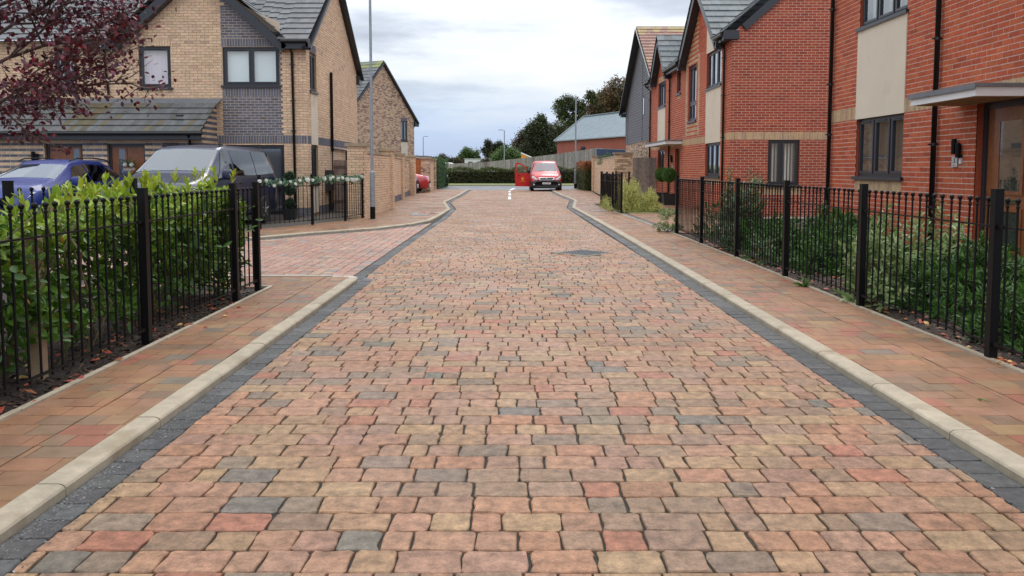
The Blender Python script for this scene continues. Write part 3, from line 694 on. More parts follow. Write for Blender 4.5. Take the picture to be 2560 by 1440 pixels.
b = MB(); b.tube([(FX - .31, 4, 5.46), (FX - .31, 15.6, 5.46)], .06, 8); b.build('gutter', M['pipe'], h1)
tiles(h1, (FX - .35, 4, 5.45), (FX - .35, 15.7, 5.45), (4.2, 0, 2.9))
tiles(h1, (12.5 + 4 - FX - .0, 4, 5.45), (12.5 + 4 - FX, 15.7, 5.45), (-4.2 + (FX - 2.48 - .35 + .0), 0, 2.9)) if False else None
pipe(h1, [(FX - .06, 15.22, 5.3), (FX - .06, 15.22, .1)], .037, (4.4, 3.0, 2.05), name='drainpipe')
pipe(h1, [(FX - .06, 11.44, 5.3), (FX - .06, 11.44, .1)], .037, (3.25, 1.75, .85), name='drainpipe')
# canopy
b = MB(); b.box(5.45, FX, 9.40, 10.92, 2.255, 2.365); b.build('canopy', M['white'], h1)
cpy = b
b = MB(); b.box(5.42, FX, 9.37, 10.95, 2.366, 2.405); b.box(5.42, 5.435, 9.37, 10.95, 2.34, 2.366); b.build('canopy_lead', M['lead'], h1)
b = MB(); b.box(5.5, FX, 9.46, 10.86, 2.249, 2.2545, (.4, .25, .14)); b.build('canopy_soffit', M['timber'], h1)
def door(root, pl, h, glass, rec=.12, name='front_door', kick=True):
    u0, u1, z0, z1 = h; b = MB(); fw = .07
    for a, c, d, e in ((u0, u0 + fw, z0, z1), (u1 - fw, u1, z0, z1), (u0 + fw, u1 - fw, z1 - .085, z1), (u0 + fw, u1 - fw, z0, z0 + .05)): pl.box(b, a, c, d, e, -rec - .07, -rec + .03)
    f = b.build('door_frame', M['frame'], root)
    b = MB(); pl.box(b, u0 + fw, u1 - fw, z0 + .05, z1 - .085, -rec - .05, -rec)
    for g in glass:
        for q in ((g[0] - .05, g[0], g[2] - .05, g[3] + .05), (g[1], g[1] + .05, g[2] - .05, g[3] + .05), (g[0], g[1], g[2] - .05, g[2]), (g[0], g[1], g[3], g[3] + .05)): pl.box(b, *q, -rec, -rec + .016)
    d = b.build(name, M['wood_door'], root)
    for g in glass:
        b = MB(); pl.quad(b, g[0], g[1], g[2], g[3], -rec + .004, (.05, .06, .06)); b.build('pane', M['room'], d)
        b = MB(); pl.quad(b, g[0], g[1], g[2], g[3], -rec + .009); b.build('pane', M['glass'], d)
    b = MB(); pl.box(b, u0, u1, z0 - .05, z0 + .01, -rec - .1, .03); b.build('doorstep', M['kerb'], root)
    return d
d = door(h1, PR, HO1[1], [(9.72, 10.16, 1.12, 2.0), (9.72, 10.16, .38, .86)])
b = MB(); PR.box(b, 9.80, 10.08, .96, 1.02, -.12, -.105); b.build('letter_box', M['chrome'], d)
# wall light, bell, plate
wl_ = empty('wall_light', (FX, 10.88, 1.7), label='black double-cylinder wall light beside the door of the nearest red house', cat='wall light')
b = MB(); b.lathe([(.032, 1.60), (.034, 1.61), (.034, 1.80), (.03, 1.81)], (FX - .05, 10.93, 0), 12); b.build('shade', M['black'], wl_, smooth=False)
b = MB(); b.lathe([(.028, 1.55), (.030, 1.56), (.030, 1.74), (.026, 1.75)], (FX - .05, 10.83, 0), 12); b.build('shade', M['black'], wl_)
b = MB(); b.box(FX - .02, FX, 10.84, 10.92, 1.62, 1.74); b.build('bracket', M['black'], wl_)
def text(s, size, M_, parent, loc, rot, m, name='lettering', ex=.001):
    cu = bpy.data.curves.new(name, 'FONT'); cu.body = s; cu.size = size; cu.align_x = 'CENTER'; cu.align_y = 'CENTER'; cu.extrude = ex
    o = bpy.data.objects.new('tmp', cu); COL.objects.link(o); bpy.context.view_layer.update()
    me = bpy.data.meshes.new_from_object(o.evaluated_get(bpy.context.evaluated_depsgraph_get())); bpy.data.objects.remove(o)
    me.materials.clear(); me.materials.append(m); me.transform(Matrix.Translation(Vector(loc)) @ rot)
    return link(name, me, parent)
pt = empty('house_number_plate', (FX, 10.96, 1.5), label='square clear plate with the number 3 on the wall of the nearest red house', cat='number plate')
b = MB(); b.box(FX - .018, FX - .012, 10.89, 11.03, 1.425, 1.565, (.5, .47, .46)); b.build('plate', M['curtain'], pt)
RotX = Matrix(((0, 0, -1, 0), (-1, 0, 0, 0), (0, 1, 0, 0), (0, 0, 0, 1)))     # text facing -X, reading towards -Y
text('3', .105, None, pt, (FX - .020, 10.965, 1.505), RotX, M['ink'])
b = MB(); b.box(FX - .020, FX - .018, 11.0, 11.035, 1.490, 1.496); b.box(FX - .020, FX - .018, 10.885, 10.925, 1.490, 1.496); b.box(FX - .020, FX - .018, 10.93, 11.0, 1.44, 1.446); b.build('number_rule', M['ink'], pt)
bl_ = empty('doorbell', (FX, 10.82, 1.5), label='small white and black doorbell between number plate 3 and the door frame', cat='doorbell')
b = MB(); b.box(FX - .022, FX, 10.80, 10.85, 1.47, 1.545, (.7, .7, .7)); b.build('bell_push', M['curtain'], bl_)
b = MB(); b.box(FX - .026, FX, 10.80, 10.85, 1.546, 1.60); b.build('bell_camera', M['plastic'], bl_)

# --- second red house: flank wall facing us, front facing the street
YF = 22.3; PF = Plane((0, YF), (1, 0), (0, -1))
h2 = empty('brick_house', (FX, 28, 0), label='second red brick house with steep gables and tall window set in pale brick', cat='house')
HF = [(7.18, 8.06, .94, 2.21)]
SF = [(FX, 12, 2.215, 2.43, SOLB), (7.10, 8.14, .68, .90, SOLB)]
REDF = [(4, (.36, .070, .034)), (3, (.335, .062, .033)), (2, (.39, .085, .040)), (1, (.29, .052, .030))]
GF = [edge_plane((FX, 5.16), (9.8, 8.26), (9.8, 5)), edge_plane((13.5, 5.16), (9.8, 8.26), (9.8, 5))]
bk = bricks(PF, FX + .001, 13.4, .05, 8.3, HF, lambda k, u, z: REDF, SF, clip=GF)
YE = 35.2
def g2clip(): return None
HS = [(23.40, 25.15, 1.17, 2.19), (23.40, 25.15, 3.88, 4.98), (26.55, 27.7, 3.02, 4.90), (29.0, 29.65, 4.15, 5.0), (31.85, 33.4, 3.92, 4.93), (31.95, 33.35, 1.18, 2.18), (28.95, 29.85, .05, 2.16)]
PAN2 = [(23.40, 25.15, 2.19, 3.86), (31.85, 33.4, 2.44, 3.90), (23.40, 25.15, 4.98, 6.2)]
def pal2(k, u, z):
    if (26.2 < u < 28.05) and (k % 2 == 0) and (z > 4.9 or 2.5 < z < 3.0): return SOLB
    return REDN
SOL2 = [(YF, YE, 2.215, 2.43, SOLB), (31.85, 33.4, 4.94, 5.14, SOLB), (29.0, 29.65, 3.95, 4.11, SOLB), (31.9, 33.4, .93, 1.14, SOLB), (23.4, 25.15, .93, 1.14, SOLB)]
bord = []
def bclip(u, z): return True
bk2 = bricks(PR, YF, YE, .05, 5.15, HS, pal2, SOL2 + [(26.10, 26.34, 2.5, 5.14, SOLB), (27.92, 28.16, 2.5, 5.14, SOLB)], panels=PAN2)
bk2 = [it for it in bk2 if not (2.45 < it[1][0][1] and (26.09 < it[1][0][0] < 26.35 or 27.91 < it[1][0][0] < 28.17) and it[1][2][1] - it[1][0][1] > .1)]
for z in np.arange(2.5, 5.1, .15):
    for a in (26.10, 27.92):
        bk2.append((PR, [(a + .01, z + .005), (a + .235, z + .005), (a + .235, z + .07), (a + .01, z + .07)], pick(SOLB))); bk2.append((PR, [(a + .01, z + .08), (a + .115, z + .08), (a + .115, z + .145), (a + .01, z + .145)], pick(SOLB))); bk2.append((PR, [(a + .125, z + .08), (a + .235, z + .08), (a + .235, z + .145), (a + .125, z + .145)], pick(SOLB)))
# gables above the eaves: big one 23.5..28.2, small one 30.9..33.9
GB = (25.75, 2.5, 7.15); GS = (32.4, 1.5, 6.62)
def gab(c, hw, top): return [edge_plane((c - hw, 5.15), (c, top), (c, 5.2)), edge_plane((c + hw, 5.15), (c, top), (c, 5.2))]
bk2 += bricks(PR, GB[0] - GB[1], GB[0] + GB[1], 5.15, GB[2], [], pal2, clip=gab(*GB), panels=[PAN2[2]])
bk2 += bricks(PR, GS[0] - GS[1], GS[0] + GS[1], 5.15, GS[2], [], pal2, clip=gab(*GS))
lay_bricks(h2, bk + bk2)
b = MB(); backing(b, PF, FX, 13.4, 0, 5.16, HF, rc=(.34, .06, .035), gable=[(FX, 5.16), (13.4, 5.16), (9.8, 8.24)]); backing(b, PR, YF, YE, 0, 5.15, HS, rc=(.40, .085, .04))
for c, hw, top in (GB, GS): b.add([PR.p(c - hw, 5.15, -.008), PR.p(c + hw, 5.15, -.008), PR.p(c, top, -.008)], [(0, 1, 2)])
b.build('wall', [M['mortar_r'], M['brick']], h2)
b = MB(); PF2 = None; b.box(FX + .02, 13.5, YE - .1, YE, 0, 5.1); b.box(13.4, 13.5, YF + .02, YE - .1, 0, 5.1); b.build('rear_wall', M['mortar_r'], h2)
b = MB(); PR.box(b, 23.38, 25.17, 2.19, 3.845, -.006, .016); b.build('render_panel', M['render'], h2)
b = MB(); PR.box(b, 31.83, 33.42, 2.44, 3.885, -.006, .016); b.build('render_panel', M['render'], h2)
b = MB(); b.add([PR.p(u, z, o) for o in (-.006, .016) for u, z in ((23.85, 4.98), (25.17, 4.98), (25.17, 6.6), (23.85, 5.55))], [(4, 5, 6, 7), (0, 1, 5, 4), (1, 2, 6, 5), (2, 3, 7, 6), (3, 0, 4, 7)]); b.build('render_panel', M['render'], h2)
window(h2, PF, HF[0], (.42,), inside='slats', tone=(.95, .94, .90), fw=.06)
window(h2, PR, HS[0], (.33, .66), inside='sheer', tone=(.45, .46, .45)); window(h2, PR, HS[1], (.33, .66), inside='sheer', tone=(.5, .52, .55))
window(h2, PR, HS[2], (.55,), transom=3.62, inside='blind', tone=(.35, .38, .42)); window(h2, PR, HS[3], (), inside='blind', tone=(.45, .5, .55))
window(h2, PR, HS[4], (.33, .66), inside='sheer', tone=(.45, .5, .55)); window(h2, PR, HS[5], (.5,), inside='sheer', tone=(.5, .5, .5))
door(h2, PR, HS[6], [(29.15, 29.35, .5, 1.9)])
# canopy of the second house
b = MB(); b.box(5.52, FX, 28.6, 33.0, 2.29, 2.40); b.build('canopy', M['white'], h2)
b = MB(); b.box(5.49, FX, 28.57, 33.03, 2.401, 2.44); b.build('canopy_lead', M['lead'], h2)
# roofs: barges, gutters, slopes
for c, hw, top in (GB, GS):
    for s in (-1, 1):
        b = MB(); A = Vector((0, c + s * (hw + .14), 5.02)); B = Vector((0, c, top + .07)); n = Vector((0, -(B - A).z, (B - A).y)).normalized(); n = n if n.z > 0 else -n
        P = [A, B, B - n * .20, A - n * .20]; vs = [Vector((x, q.y, q.z)) for x in (FX - .27, FX - .23) for q in P]; b.add(vs, [(0, 1, 2, 3), (7, 6, 5, 4), (0, 1, 5, 4), (1, 2, 6, 5), (2, 3, 7, 6), (3, 0, 4, 7)])
        P2 = [A - n * .17, B - n * .17]; b.quad((FX - .23, P2[0].y, P2[0].z), (FX - .23, P2[1].y, P2[1].z), (FX, P2[1].y, P2[1].z), (FX, P2[0].y, P2[0].z))
        b.box(FX - .27, FX, c + s * hw - .12 + (.06 * s), c + s * hw + .12 + (.06 * s), 4.86, 5.06); b.build('bargeboard', M['frame'], h2)
for c, hw, top in (GB, GS):
    for s in (-1, 1):
        tiles(h2, (FX - .30, c + s * (hw + .18), 5.06), (FX + 3.6, c + s * (hw + .18), 5.06), (0, -s * (hw + .18), top - 5.06 + .14), pal=[(3, (.125, .145, .155)), (2, (.15, .165, .17)), (1, (.10, .115, .12))])
def eave(root, y0, y1, z=5.12):
    b = MB(); b.box(FX - .24, FX - .20, y0, y1, z - .16, z + .02); b.box(FX - .20, FX, y0, y1, z - .16, z - .13); b.build('fascia', M['frame'], root)
    b = MB(); b.tube([(FX - .30, y0, z - .01), (FX - .30, y1, z - .01)], .055, 8); b.build('gutter', M['pipe'], root)
eave(h2, 28.35, 30.8); eave(h2, YF - .02, 23.1); eave(h2, 34.0, YE + .1)
for y0_, y1_, f_ in ((YF - .1, 23.15, 0), (28.4, 30.75, 0), (34.05, YE + .1, 0)):
    tiles(h2, (FX - .32 + 3.7 * f_, y0_, 5.16 + 3.1 * f_), (FX - .32 + 3.7 * f_, y1_, 5.16 + 3.1 * f_), (3.7 * (1 - f_), 0, 3.1 * (1 - f_)), pal=[(3, (.125, .145, .155)), (2, (.15, .165, .17)), (1, (.10, .115, .12))])
b = MB(); b.box(FX - .28, FX + .16, YF - .10, YF - .001, 4.98, 5.22); b.beam((FX + .30, YF - .05, 5.30), (9.8, YF - .05, 8.35), .10, .20); b.build('verge_box', M['frame'], h2)
pipe(h2, [(FX - .30, 22.75, 5.08), (FX - .30, 22.75, 4.95), (FX - .06, 22.9, 4.80), (FX - .06, 22.9, .1)], .034, (4.55, 3.5, 2.3))
pipe(h2, [(FX - .30, 30.6, 5.08), (FX - .30, 30.6, 4.98), (FX - .06, 30.75, 4.80), (FX - .06, 30.75, .1)], .034, (4.4, 3.2))
pipe(h2, [(FX - .30, 34.9, 5.08), (FX - .30, 34.9, 4.98), (FX - .06, 35.0, 4.80), (FX - .06, 35.0, .1)], .034, (4.4, 3.2))
wl2 = empty('wall_light', (FX, 30.3, 1.8), label='black double-cylinder wall light by the recessed door of the second red house', cat='wall light')
for dy, dz in ((0, 0), (-.13, -.06)): b = MB(); b.lathe([(.035, 1.70 + dz), (.035, 1.92 + dz)], (FX - .05, 30.35 + dy, 0), 10); b.build('shade', M['black'], wl2)
t = empty('house_number_plate', (FX, 30.3, 1.45), label='small pale number plate beside the door of the second red house', cat='number plate')
b = MB(); b.box(FX - .014, FX, 30.18, 30.34, 1.36, 1.52, (.45, .42, .42)); b.build('plate', M['curtain'], t)

def valley(root, gz, u0, u1, place, rise, z0, pal):
    n = max(2, round((u1 - u0) / .3))
    for i in range(n):
        a, b_ = u0 + (u1 - u0) * i / n, u0 + (u1 - u0) * (i + 1) / n; f = min(.95, max(0, (min(gz(a), gz(b_)) - z0) / rise - .03)); place(a, b_, f)
for c, hw, top in (GB, GS):
    valley(h2, lambda u: 5.06 + (top - 4.92) * (1 - abs(u - c) / (hw + .18)), c - hw - .18, c + hw + .18, lambda a, b_, f: tiles(h2, (FX - .32 + 3.7 * f, a, 5.16 + 3.1 * f), (FX - .32 + 3.7 * f, b_, 5.16 + 3.1 * f), (3.7 * (1 - f), 0, 3.1 * (1 - f)), pal=[(1, (.13, .15, .16))]), 3.1, 5.16, None)
# --- grey clad house beyond
h3 = empty('clad_house', (7.0, 43, 0), label='tall house with dark grey board cladding above pale brick and a lichen-streaked red tiled roof', cat='house')
X3 = 6.95; P3 = Plane((X3, 0), (0, 1), (-1, 0)); C3, W3, Z3, T3 = 42.7, 5.8, 4.95, 8.75
ZC = 2.85
bk = bricks(P3, 36.9, 48.5, 0, ZC, [], lambda k, u, z: MULTI)
lay_bricks(h3, bk, 0, 'brickfar')
b = MB(); backing(b, P3, 36.9, 48.5, 0, ZC, [], gable=None); b.build('wall', M['mortar_b'], h3)
b = MB(); z = ZC
WN = (41.75, 42.1, 4.2, 5.15)
while z < T3:
    z2 = min(z + .15, T3)
    def wdt(zz): return W3 if zz < Z3 else max(0, W3 * (T3 - zz) / (T3 - Z3))
    w0, w1 = wdt(z), wdt(z2)
    segs = [(C3 - w0, C3 + w0, C3 - w1, C3 + w1)]
    if WN[2] - .1 < z < WN[3]: segs = [(C3 - w0, WN[0], C3 - w1, WN[0]), (WN[1], C3 + w0, WN[1], C3 + w1)]
    for a, c, d, e in segs: b.add([P3.p(a, z, .030), P3.p(c, z, .030), P3.p(e, z2, .012), P3.p(d, z2, .012), P3.p(a, z, 0), P3.p(c, z, 0)], [(0, 1, 2, 3), (4, 5, 1, 0)])
    z = z2
b.build('cladding_boards', M['clad'], h3, kind='stuff')
b = MB(); b.add([P3.p(C3 - W3, ZC, 0), P3.p(C3 + W3, ZC, 0), P3.p(C3 + W3, Z3, 0), P3.p(C3, T3, 0), P3.p(C3 - W3, Z3, 0)], [(0, 1, 2, 3, 4)]); b.build('clad_wall', M['frame'], h3)
b = MB()
for u in (C3 - .3, C3 + 4.9): P3.box(b, u - .03, u + .03, ZC, 5.3 if u > C3 else 8.5, .03, .042)
P3.box(b, 36.9, 37.0, ZC, Z3, .02, .042); P3.box(b, 48.4, 48.5, ZC, Z3, .02, .042); b.build('corner_trim', M['frame'], h3)
b = MB(); P3.box(b, WN[0], WN[1], WN[2], WN[3], -.05, .036); w = b.build('window', M['frame'], h3)
b = MB(); P3.quad(b, WN[0] + .06, WN[1] - .06, WN[2] + .06, WN[3] - .06, .040, (.5, .55, .6)); b.build('pane', M['lamp'], w)
rtil = lambda r, nr, a: ([(2, (.27, .19, .045)), (1, (.25, .15, .05)), (1, (.20, .085, .055))] if r >= nr - 2 else [(3, (.215, .085, .055)), (2, (.19, .072, .050)), (1, (.24, .105, .065)), (.25, (.25, .17, .05))])
tiles(h3, (X3 - .35, C3 - W3 - .35, Z3 - .15), (X3 + 7, C3 - W3 - .35, Z3 - .15), (0, W3 + .35, T3 - Z3 + .32), tw=.33, pal=rtil)
tiles(h3, (X3 - .35, C3 + W3 + .35, Z3 - .15), (X3 + 7, C3 + W3 + .35, Z3 - .15), (0, -W3 - .35, T3 - Z3 + .32), tw=.33, pal=rtil)
for s in (-1, 1): b = MB(); b.beam((X3 - .30, C3 + s * (W3 + .35), Z3 - .28), (X3 - .30, C3, T3 + .05), .07, .24, up=(1, 0, 0)); b.box(X3 - .33, X3, C3 + s * (W3 + .1) - .25, C3 + s * (W3 + .1) + .25, Z3 - .42, Z3 - .2); b.build('bargeboard', M['frame'], h3)
b = MB(); b.box(X3 + .02, X3 + 7, 36.9, 36.95, 0, Z3); b.box(X3 + .02, X3 + 7, 48.45, 48.5, 0, Z3); b.build('side_wall', M['mortar_b'], h3)

# ================================================================== BUFF HOUSE (left)
YA = 22.35; XA = -5.74
PA = Plane((0, YA), (1, 0), (0, -1)); PG = Plane((XA, 0), (0, 1), (1, 0))
h4 = empty('brick_house', (-8, YA, 0), label='buff brick house on the left with dark brick panel and tiled porch roof', cat='house')
def zp(y, Y=YA): return 1.4 + (422 - y) * Y / 1980
def xp(x, Y=YA): return (x - 1280) * Y / 1980
HA = [(xp(358), xp(437), 3.66, 4.80), (xp(565), xp(705), 3.72, 4.78), (xp(568), xp(713), .10, 2.07), (xp(150), xp(205), 3.55, 4.75)]
GP_ = (xp(563), xp(708), 2.36, 5.6)
SA = [(xp(563), xp(708), 4.785, 5.02, GREYB), (xp(563), xp(708), 3.42, 3.66, GREYB), (xp(544), XA - .001, 2.11, 2.335, GREYB), (xp(357), xp(438), 4.81, 5.03, BUFF)]
def palA(k, u, z):
    if z < .27: return GREYB
    if GP_[0] < u + .11 < GP_[1] and z > 2.33: return GREYB
    return BUFF
CA = [edge_plane((-11.1, 4.85), (-8.68, 6.95), (-8.68, 5)), edge_plane((-6.25, 4.85), (-8.68, 6.95), (-8.68, 5))]
def splitgrey(lst): return lst
bk = bricks(PA, -11.3, XA, 0.05, 4.95, HA, palA, SA[2:], panels=[(-20, xp(546), 0, 2.35), (GP_[0], GP_[1], 2.335, 5.6)])
bk += bricks(PA, -15.5, -11.3, 3.2, 4.95, HA, palA, [])
bk += bricks(PA, -11.1, -6.25, 4.95, 6.95, [], palA, [(xp(357), xp(438), 4.95, 5.03, BUFF)], clip=CA, panels=[(GP_[0], GP_[1], 2.335, 5.9)])
# grey panel edges are laid flush: rebuild as own field
gp0, gp1 = GP_[0], GP_[1]
def cutg(it):
    pl, q, t = it; u0, u1 = q[0][0], q[1][0]; z = q[0][1]; return not (z > 2.25 and u1 > gp0 and u0 < gp1 and q[2][1] - q[0][1] < .1)
bk += bricks(PA, gp0, gp1, 2.34, 5.9, HA, lambda k, u, z: GREYB, [s for s in SA[:2]], clip=CA) + []
YB = 29.6; RA = (YA + YB) / 2; ZR = 7.55
HG = [(22.72, 23.48, 3.62, 4.72), (22.75, 23.52, .98, 2.08)]
PANG = [(22.80, 23.52, 2.08, 3.56), (22.80, 23.50, .05, .93)]
clipG = [edge_plane((YA, 4.87), (RA, ZR), (RA, 5)), edge_plane((YB, 4.87), (RA, ZR), (RA, 5))]
SG = [(YA, 29.0, 2.11, 2.335, GREYB), (22.72, 23.48, 4.725, 4.95, GREYB)]
bk += bricks(PG, YA, YB, .05, 4.87, HG, lambda k, u, z: GREYB if z < .27 else BUFF, SG, panels=PANG) + bricks(PG, YA, YB, 4.87, ZR, [], lambda k, u, z: BUFF, [(22.72, 23.48, 4.87, 4.95, GREYB)], clip=clipG)
# porch: striped front
YP = 21.2; PP = Plane((0, YP), (1, 0), (0, -1)); XPR = -8.27
HP = [(xp(116, YP), xp(211, YP), .05, 2.07), (xp(272, YP), xp(366, YP), .05, 2.07), (xp(409, YP), xp(451, YP), 1.2, 2.09)]
strp = lambda k, u, z: GREYB if k % 2 else BUFF
bk += bricks(PP, -15.5, XPR, .05, 2.36, HP, strp, zref=-.012)
PPS = Plane((XPR, 0), (0, 1), (1, 0))
bk += bricks(PPS, YP, YA, .05, 3.2, [], strp, clip=[edge_plane((YP, 2.36), (YA, 3.28), (YA, 2))], zref=-.012)
lay_bricks(h4, bk)
b = MB(); backing(b, PA, -15.5, XA, 0, 4.95, HA, rc=(.5, .35, .2)); b.add([PA.p(-11.1, 4.95, -.008), PA.p(-6.25, 4.95, -.008), PA.p(-8.68, 6.95, -.008)], [(0, 1, 2)])
backing(b, PG, YA, YB, 0, 4.87, HG, rc=(.5, .35, .2)); b.add([PG.p(YA, 4.87, -.008), PG.p(YB, 4.87, -.008), PG.p(RA, ZR, -.008)], [(0, 1, 2)])
backing(b, PP, -15.5, XPR, 0, 2.36, HP, rc=(.5, .35, .2)); b.add([PPS.p(YP, 0, -.008), PPS.p(YA, 0, -.008), PPS.p(YA, 3.25, -.008), PPS.p(YP, 2.36, -.008)], [(0, 1, 2, 3)])
b.box(-15.5, XA - .02, YB - .1, YB, 0, 4.8); b.build('wall', [M['mortar_b'], M['brick']], h4)
b = MB(); backing(b, PA, gp0, gp1, 2.11, 4.95, HA, o=-.0015, reveal=-.05); b.add([PA.p(gp0, 4.95, -.0015), PA.p(gp1, 4.95, -.0015), PA.p(gp1, 5.45, -.0015), PA.p(gp0, 6.2, -.0015)], [(0, 1, 2, 3)]); backing(b, PA, xp(544), gp0, 2.11, 2.335, [], o=-.0015); backing(b, PA, gp1, XA - .001, 2.11, 2.335, [], o=-.0015); backing(b, PP, -15.5, XPR, .0, 2.36, HP, o=-.0015, reveal=-.05); b.build('pale_mortar', M['mortar_l'], h4)
b = MB(); PG.box(b, 22.78, 23.54, 2.09, 3.555, -.006, .012); b.build('render_panel', M['render'], h4)
b = MB(); PG.box(b, 22.78, 23.52, .12, .92, -.006, .012); b.build('render_panel', M['render'], h4)
window(h4, PA, HA[0], (), inside='curtain', tone=(.80, .68, .76), fw=.065); window(h4, PA, HA[1], (.5,), inside='blind', tone=(.80, .88, .90), fw=.065)
window(h4, PA, HA[2], (.5,), transom=.92, inside='curtain', tone=(.16, .16, .18), sill=False, name='patio_window', fw=.07); window(h4, PA, HA[3], (.5,), inside='blind', tone=(.55, .6, .66))
window(h4, PG, HG[0], (.5,), inside='blind', tone=(.45, .5, .53)); window(h4, PG, HG[1], (.5,), inside='blind', tone=(.05, .05, .05))
window(h4, PP, HP[2], (), inside='none', sill=False)
d1_ = door(h4, PP, HP[0], [(xp(182, YP), xp(197, YP), .9, 1.93)]); d2_ = door(h4, PP, HP[1], [(xp(296, YP), xp(312, YP), .9, 1.93)])
# porch roof
stain = lambda r, nr, a: [(3, (.115, .12, .12)), (2, (.135, .14, .14)), (1.2, (.10, .10, .09)), (.6, (.13, .11, .07))] if not 2.2 < a - r * .05 < 2.9 else [(2, (.12, .10, .055)), (1, (.10, .085, .055)), (1, (.13, .13, .12))]
tiles(h4, (-15.3, 20.88, 2.36), (-8.18, 20.88, 2.36), (0, 1.30, .86), tw=.165, th=.34, thick=.028, pal=lambda r, nr, a: stain(r, nr, a - 1.1), nind=170)
b = MB(); b.quad((-15.3, 22.10, 3.175), (-8.18, 22.10, 3.175), (-8.10, YA - .01, 3.36), (-15.3, YA - .01, 3.36)); b.quad((-15.3, 22.10, 3.19), (-8.18, 22.10, 3.19), (-8.18, 22.10, 3.15), (-15.3, 22.10, 3.15)); b.build('lead_flashing', M['lead'], h4)
b = MB(); b.box(-15.3, -8.16, 20.90, 20.94, 2.17, 2.37); b.box(-15.3, -8.16, 20.94, YP - .001, 2.17, 2.20); b.build('fascia', M['frame'], h4)
b = MB(); b.tube([(-15.3, 20.86, 2.33), (-8.12, 20.86, 2.33)], .055, 8); b.build('gutter', M['pipe'], h4)
b = MB(); b.box(xp(449, 21.6), xp(466, 21.6), 21.5, 21.6, 2.80, 2.85); b.add([(xp(445, 21.5), 21.35, 2.72), (xp(470, 21.5), 21.35, 2.72), (xp(468, 21.5), 21.62, 2.86), (xp(447, 21.5), 21.62, 2.86)], [(0, 1, 2, 3)]); b.build('roof_vent', M['plastic'], h4)
pipe(h4, [(xp(472, 20.8), 20.88, 2.28), (xp(472, 20.8), 20.95, 2.18), (xp(480, YP), YP - .05, 2.05), (xp(480, YP), YP - .05, .1)], .034)
pipe(h4, [(xp(275), YA - .05, 4.7), (xp(283), YA - .05, 3.45)], .034, (4.1,)); pipe(h4, [(xp(734), YA - .22, 4.86), (xp(734), YA - .22, 4.74), (xp(738), YA - .05, 4.62), (xp(740), YA - .05, .1)], .036, (4.3, 3.3, 2.45, .9))
# eaves, gable boards, roofs
b = MB(); b.box(-6.35, XA + .12, YA - .27, YA - .23, 4.70, 4.92); b.box(-6.35, XA + .12, YA - .23, YA, 4.70, 4.73); b.box(XA + .06, XA + .12, YA - .27, YA, 4.70, 5.0); b.build('fascia', M['frame'], h4)
b = MB(); b.tube([(-6.35, YA - .32, 4.9), (XA + .12, YA - .32, 4.9)], .055, 8); b.build('gutter', M['pipe'], h4)
b = MB(); b.box(-11.8, -11.0, YA - .27, YA - .001, 4.68, 4.93); b.build('fascia', M['frame'], h4)
for s, xe in ((1, -6.2), (-1, -11.15)):
    b = MB(); A = Vector((xe, 0, 4.78)); B = Vector((-8.68, 0, 7.0)); n = Vector((-(B - A).z, 0, (B - A).x)).normalized(); n = n if n.z > 0 else -n
    P = [A, B, B - n * .22, A - n * .22]; vs = [Vector((q.x, y, q.z)) for y in (YA - .27, YA - .23) for q in P]; b.add(vs, [(0, 1, 2, 3), (7, 6, 5, 4), (0, 1, 5, 4), (1, 2, 6, 5), (2, 3, 7, 6), (3, 0, 4, 7)])
    b.quad((P[3].x, YA - .23, P[3].z), (P[2].x, YA - .23, P[2].z), (P[2].x, YA, P[2].z), (P[3].x, YA, P[3].z)); b.build('bargeboard', M['frame'], h4)
for s, ye in ((-1, YA - .3), (1, YB + .3)):
    b = MB(); b.beam((XA + .09, ye, 4.70), (XA + .09, RA, ZR + .02), .05, .26, up=(1, 0, 0)); b.beam((XA + .02, ye, 4.70), (XA + .02, RA, ZR - .02), .13, .03, up=(1, 0, 0))
    if s > 0: b.box(XA + .0, XA + .12, YB - .12, YB + .33, 4.50, 4.82)
    b.build('bargeboard', M['frame'], h4)
tl = [(3, (.12, .125, .13)), (2, (.14, .145, .15)), (1, (.105, .11, .115))]
for x0_, x1_, f_ in ((XA + .14, -6.15, 0), (-11.2, -16, 0)):
    V_ = Vector((0, RA - YA + .33, ZR - 4.80)); O_ = V_ * f_
    tiles(h4, (x0_, YA - .33 + O_.y, 4.93 + O_.z), (x1_, YA - .33 + O_.y, 4.93 + O_.z), V_ * (1 - f_), pal=tl)
tiles(h4, (XA + .14, YB + .33, 4.93), (-16, YB + .33, 4.93), (0, -(YB - RA + .33), ZR - 4.80), pal=tl)
valley(h4, lambda u: 4.86 + 2.24 * (1 - abs(u + 8.68) / 2.58), -11.2, -6.15, lambda a, b_, f: tiles(h4, (a, YA - .33 + (RA - YA + .33) * f, 4.93 + (ZR - 4.80) * f), (b_, YA - .33 + (RA - YA + .33) * f, 4.93 + (ZR - 4.80) * f), Vector((0, RA - YA + .33, ZR - 4.80)) * (1 - f), pal=tl), ZR - 4.80, 4.93, None)
tiles(h4, (-6.1, YA - .30, 4.86), (-6.1, YA + 3.3, 4.86), (-2.58, 0, 2.24), pal=tl); tiles(h4, (-11.26, YA - .30, 4.86), (-11.26, YA + 3.3, 4.86), (2.58, 0, 2.24), pal=tl)
pipe(h4, [(XA + .05, 25.2, 4.42), (XA + .05, 25.2, 1.95)], .045); pipe(h4, [(XA + .05, 25.2, 2.05), (XA + .05, 27.3, 2.02), (XA + .05, 27.3, .1)], .035); pipe(h4, [(XA + .05, 25.2, 2.0), (XA + .05, 25.2, .1)], .02)
t = empty('meter_box', (XA, 24.7, .9), label='dark grey meter box on the side wall of the buff house behind the garland railings', cat='meter box')
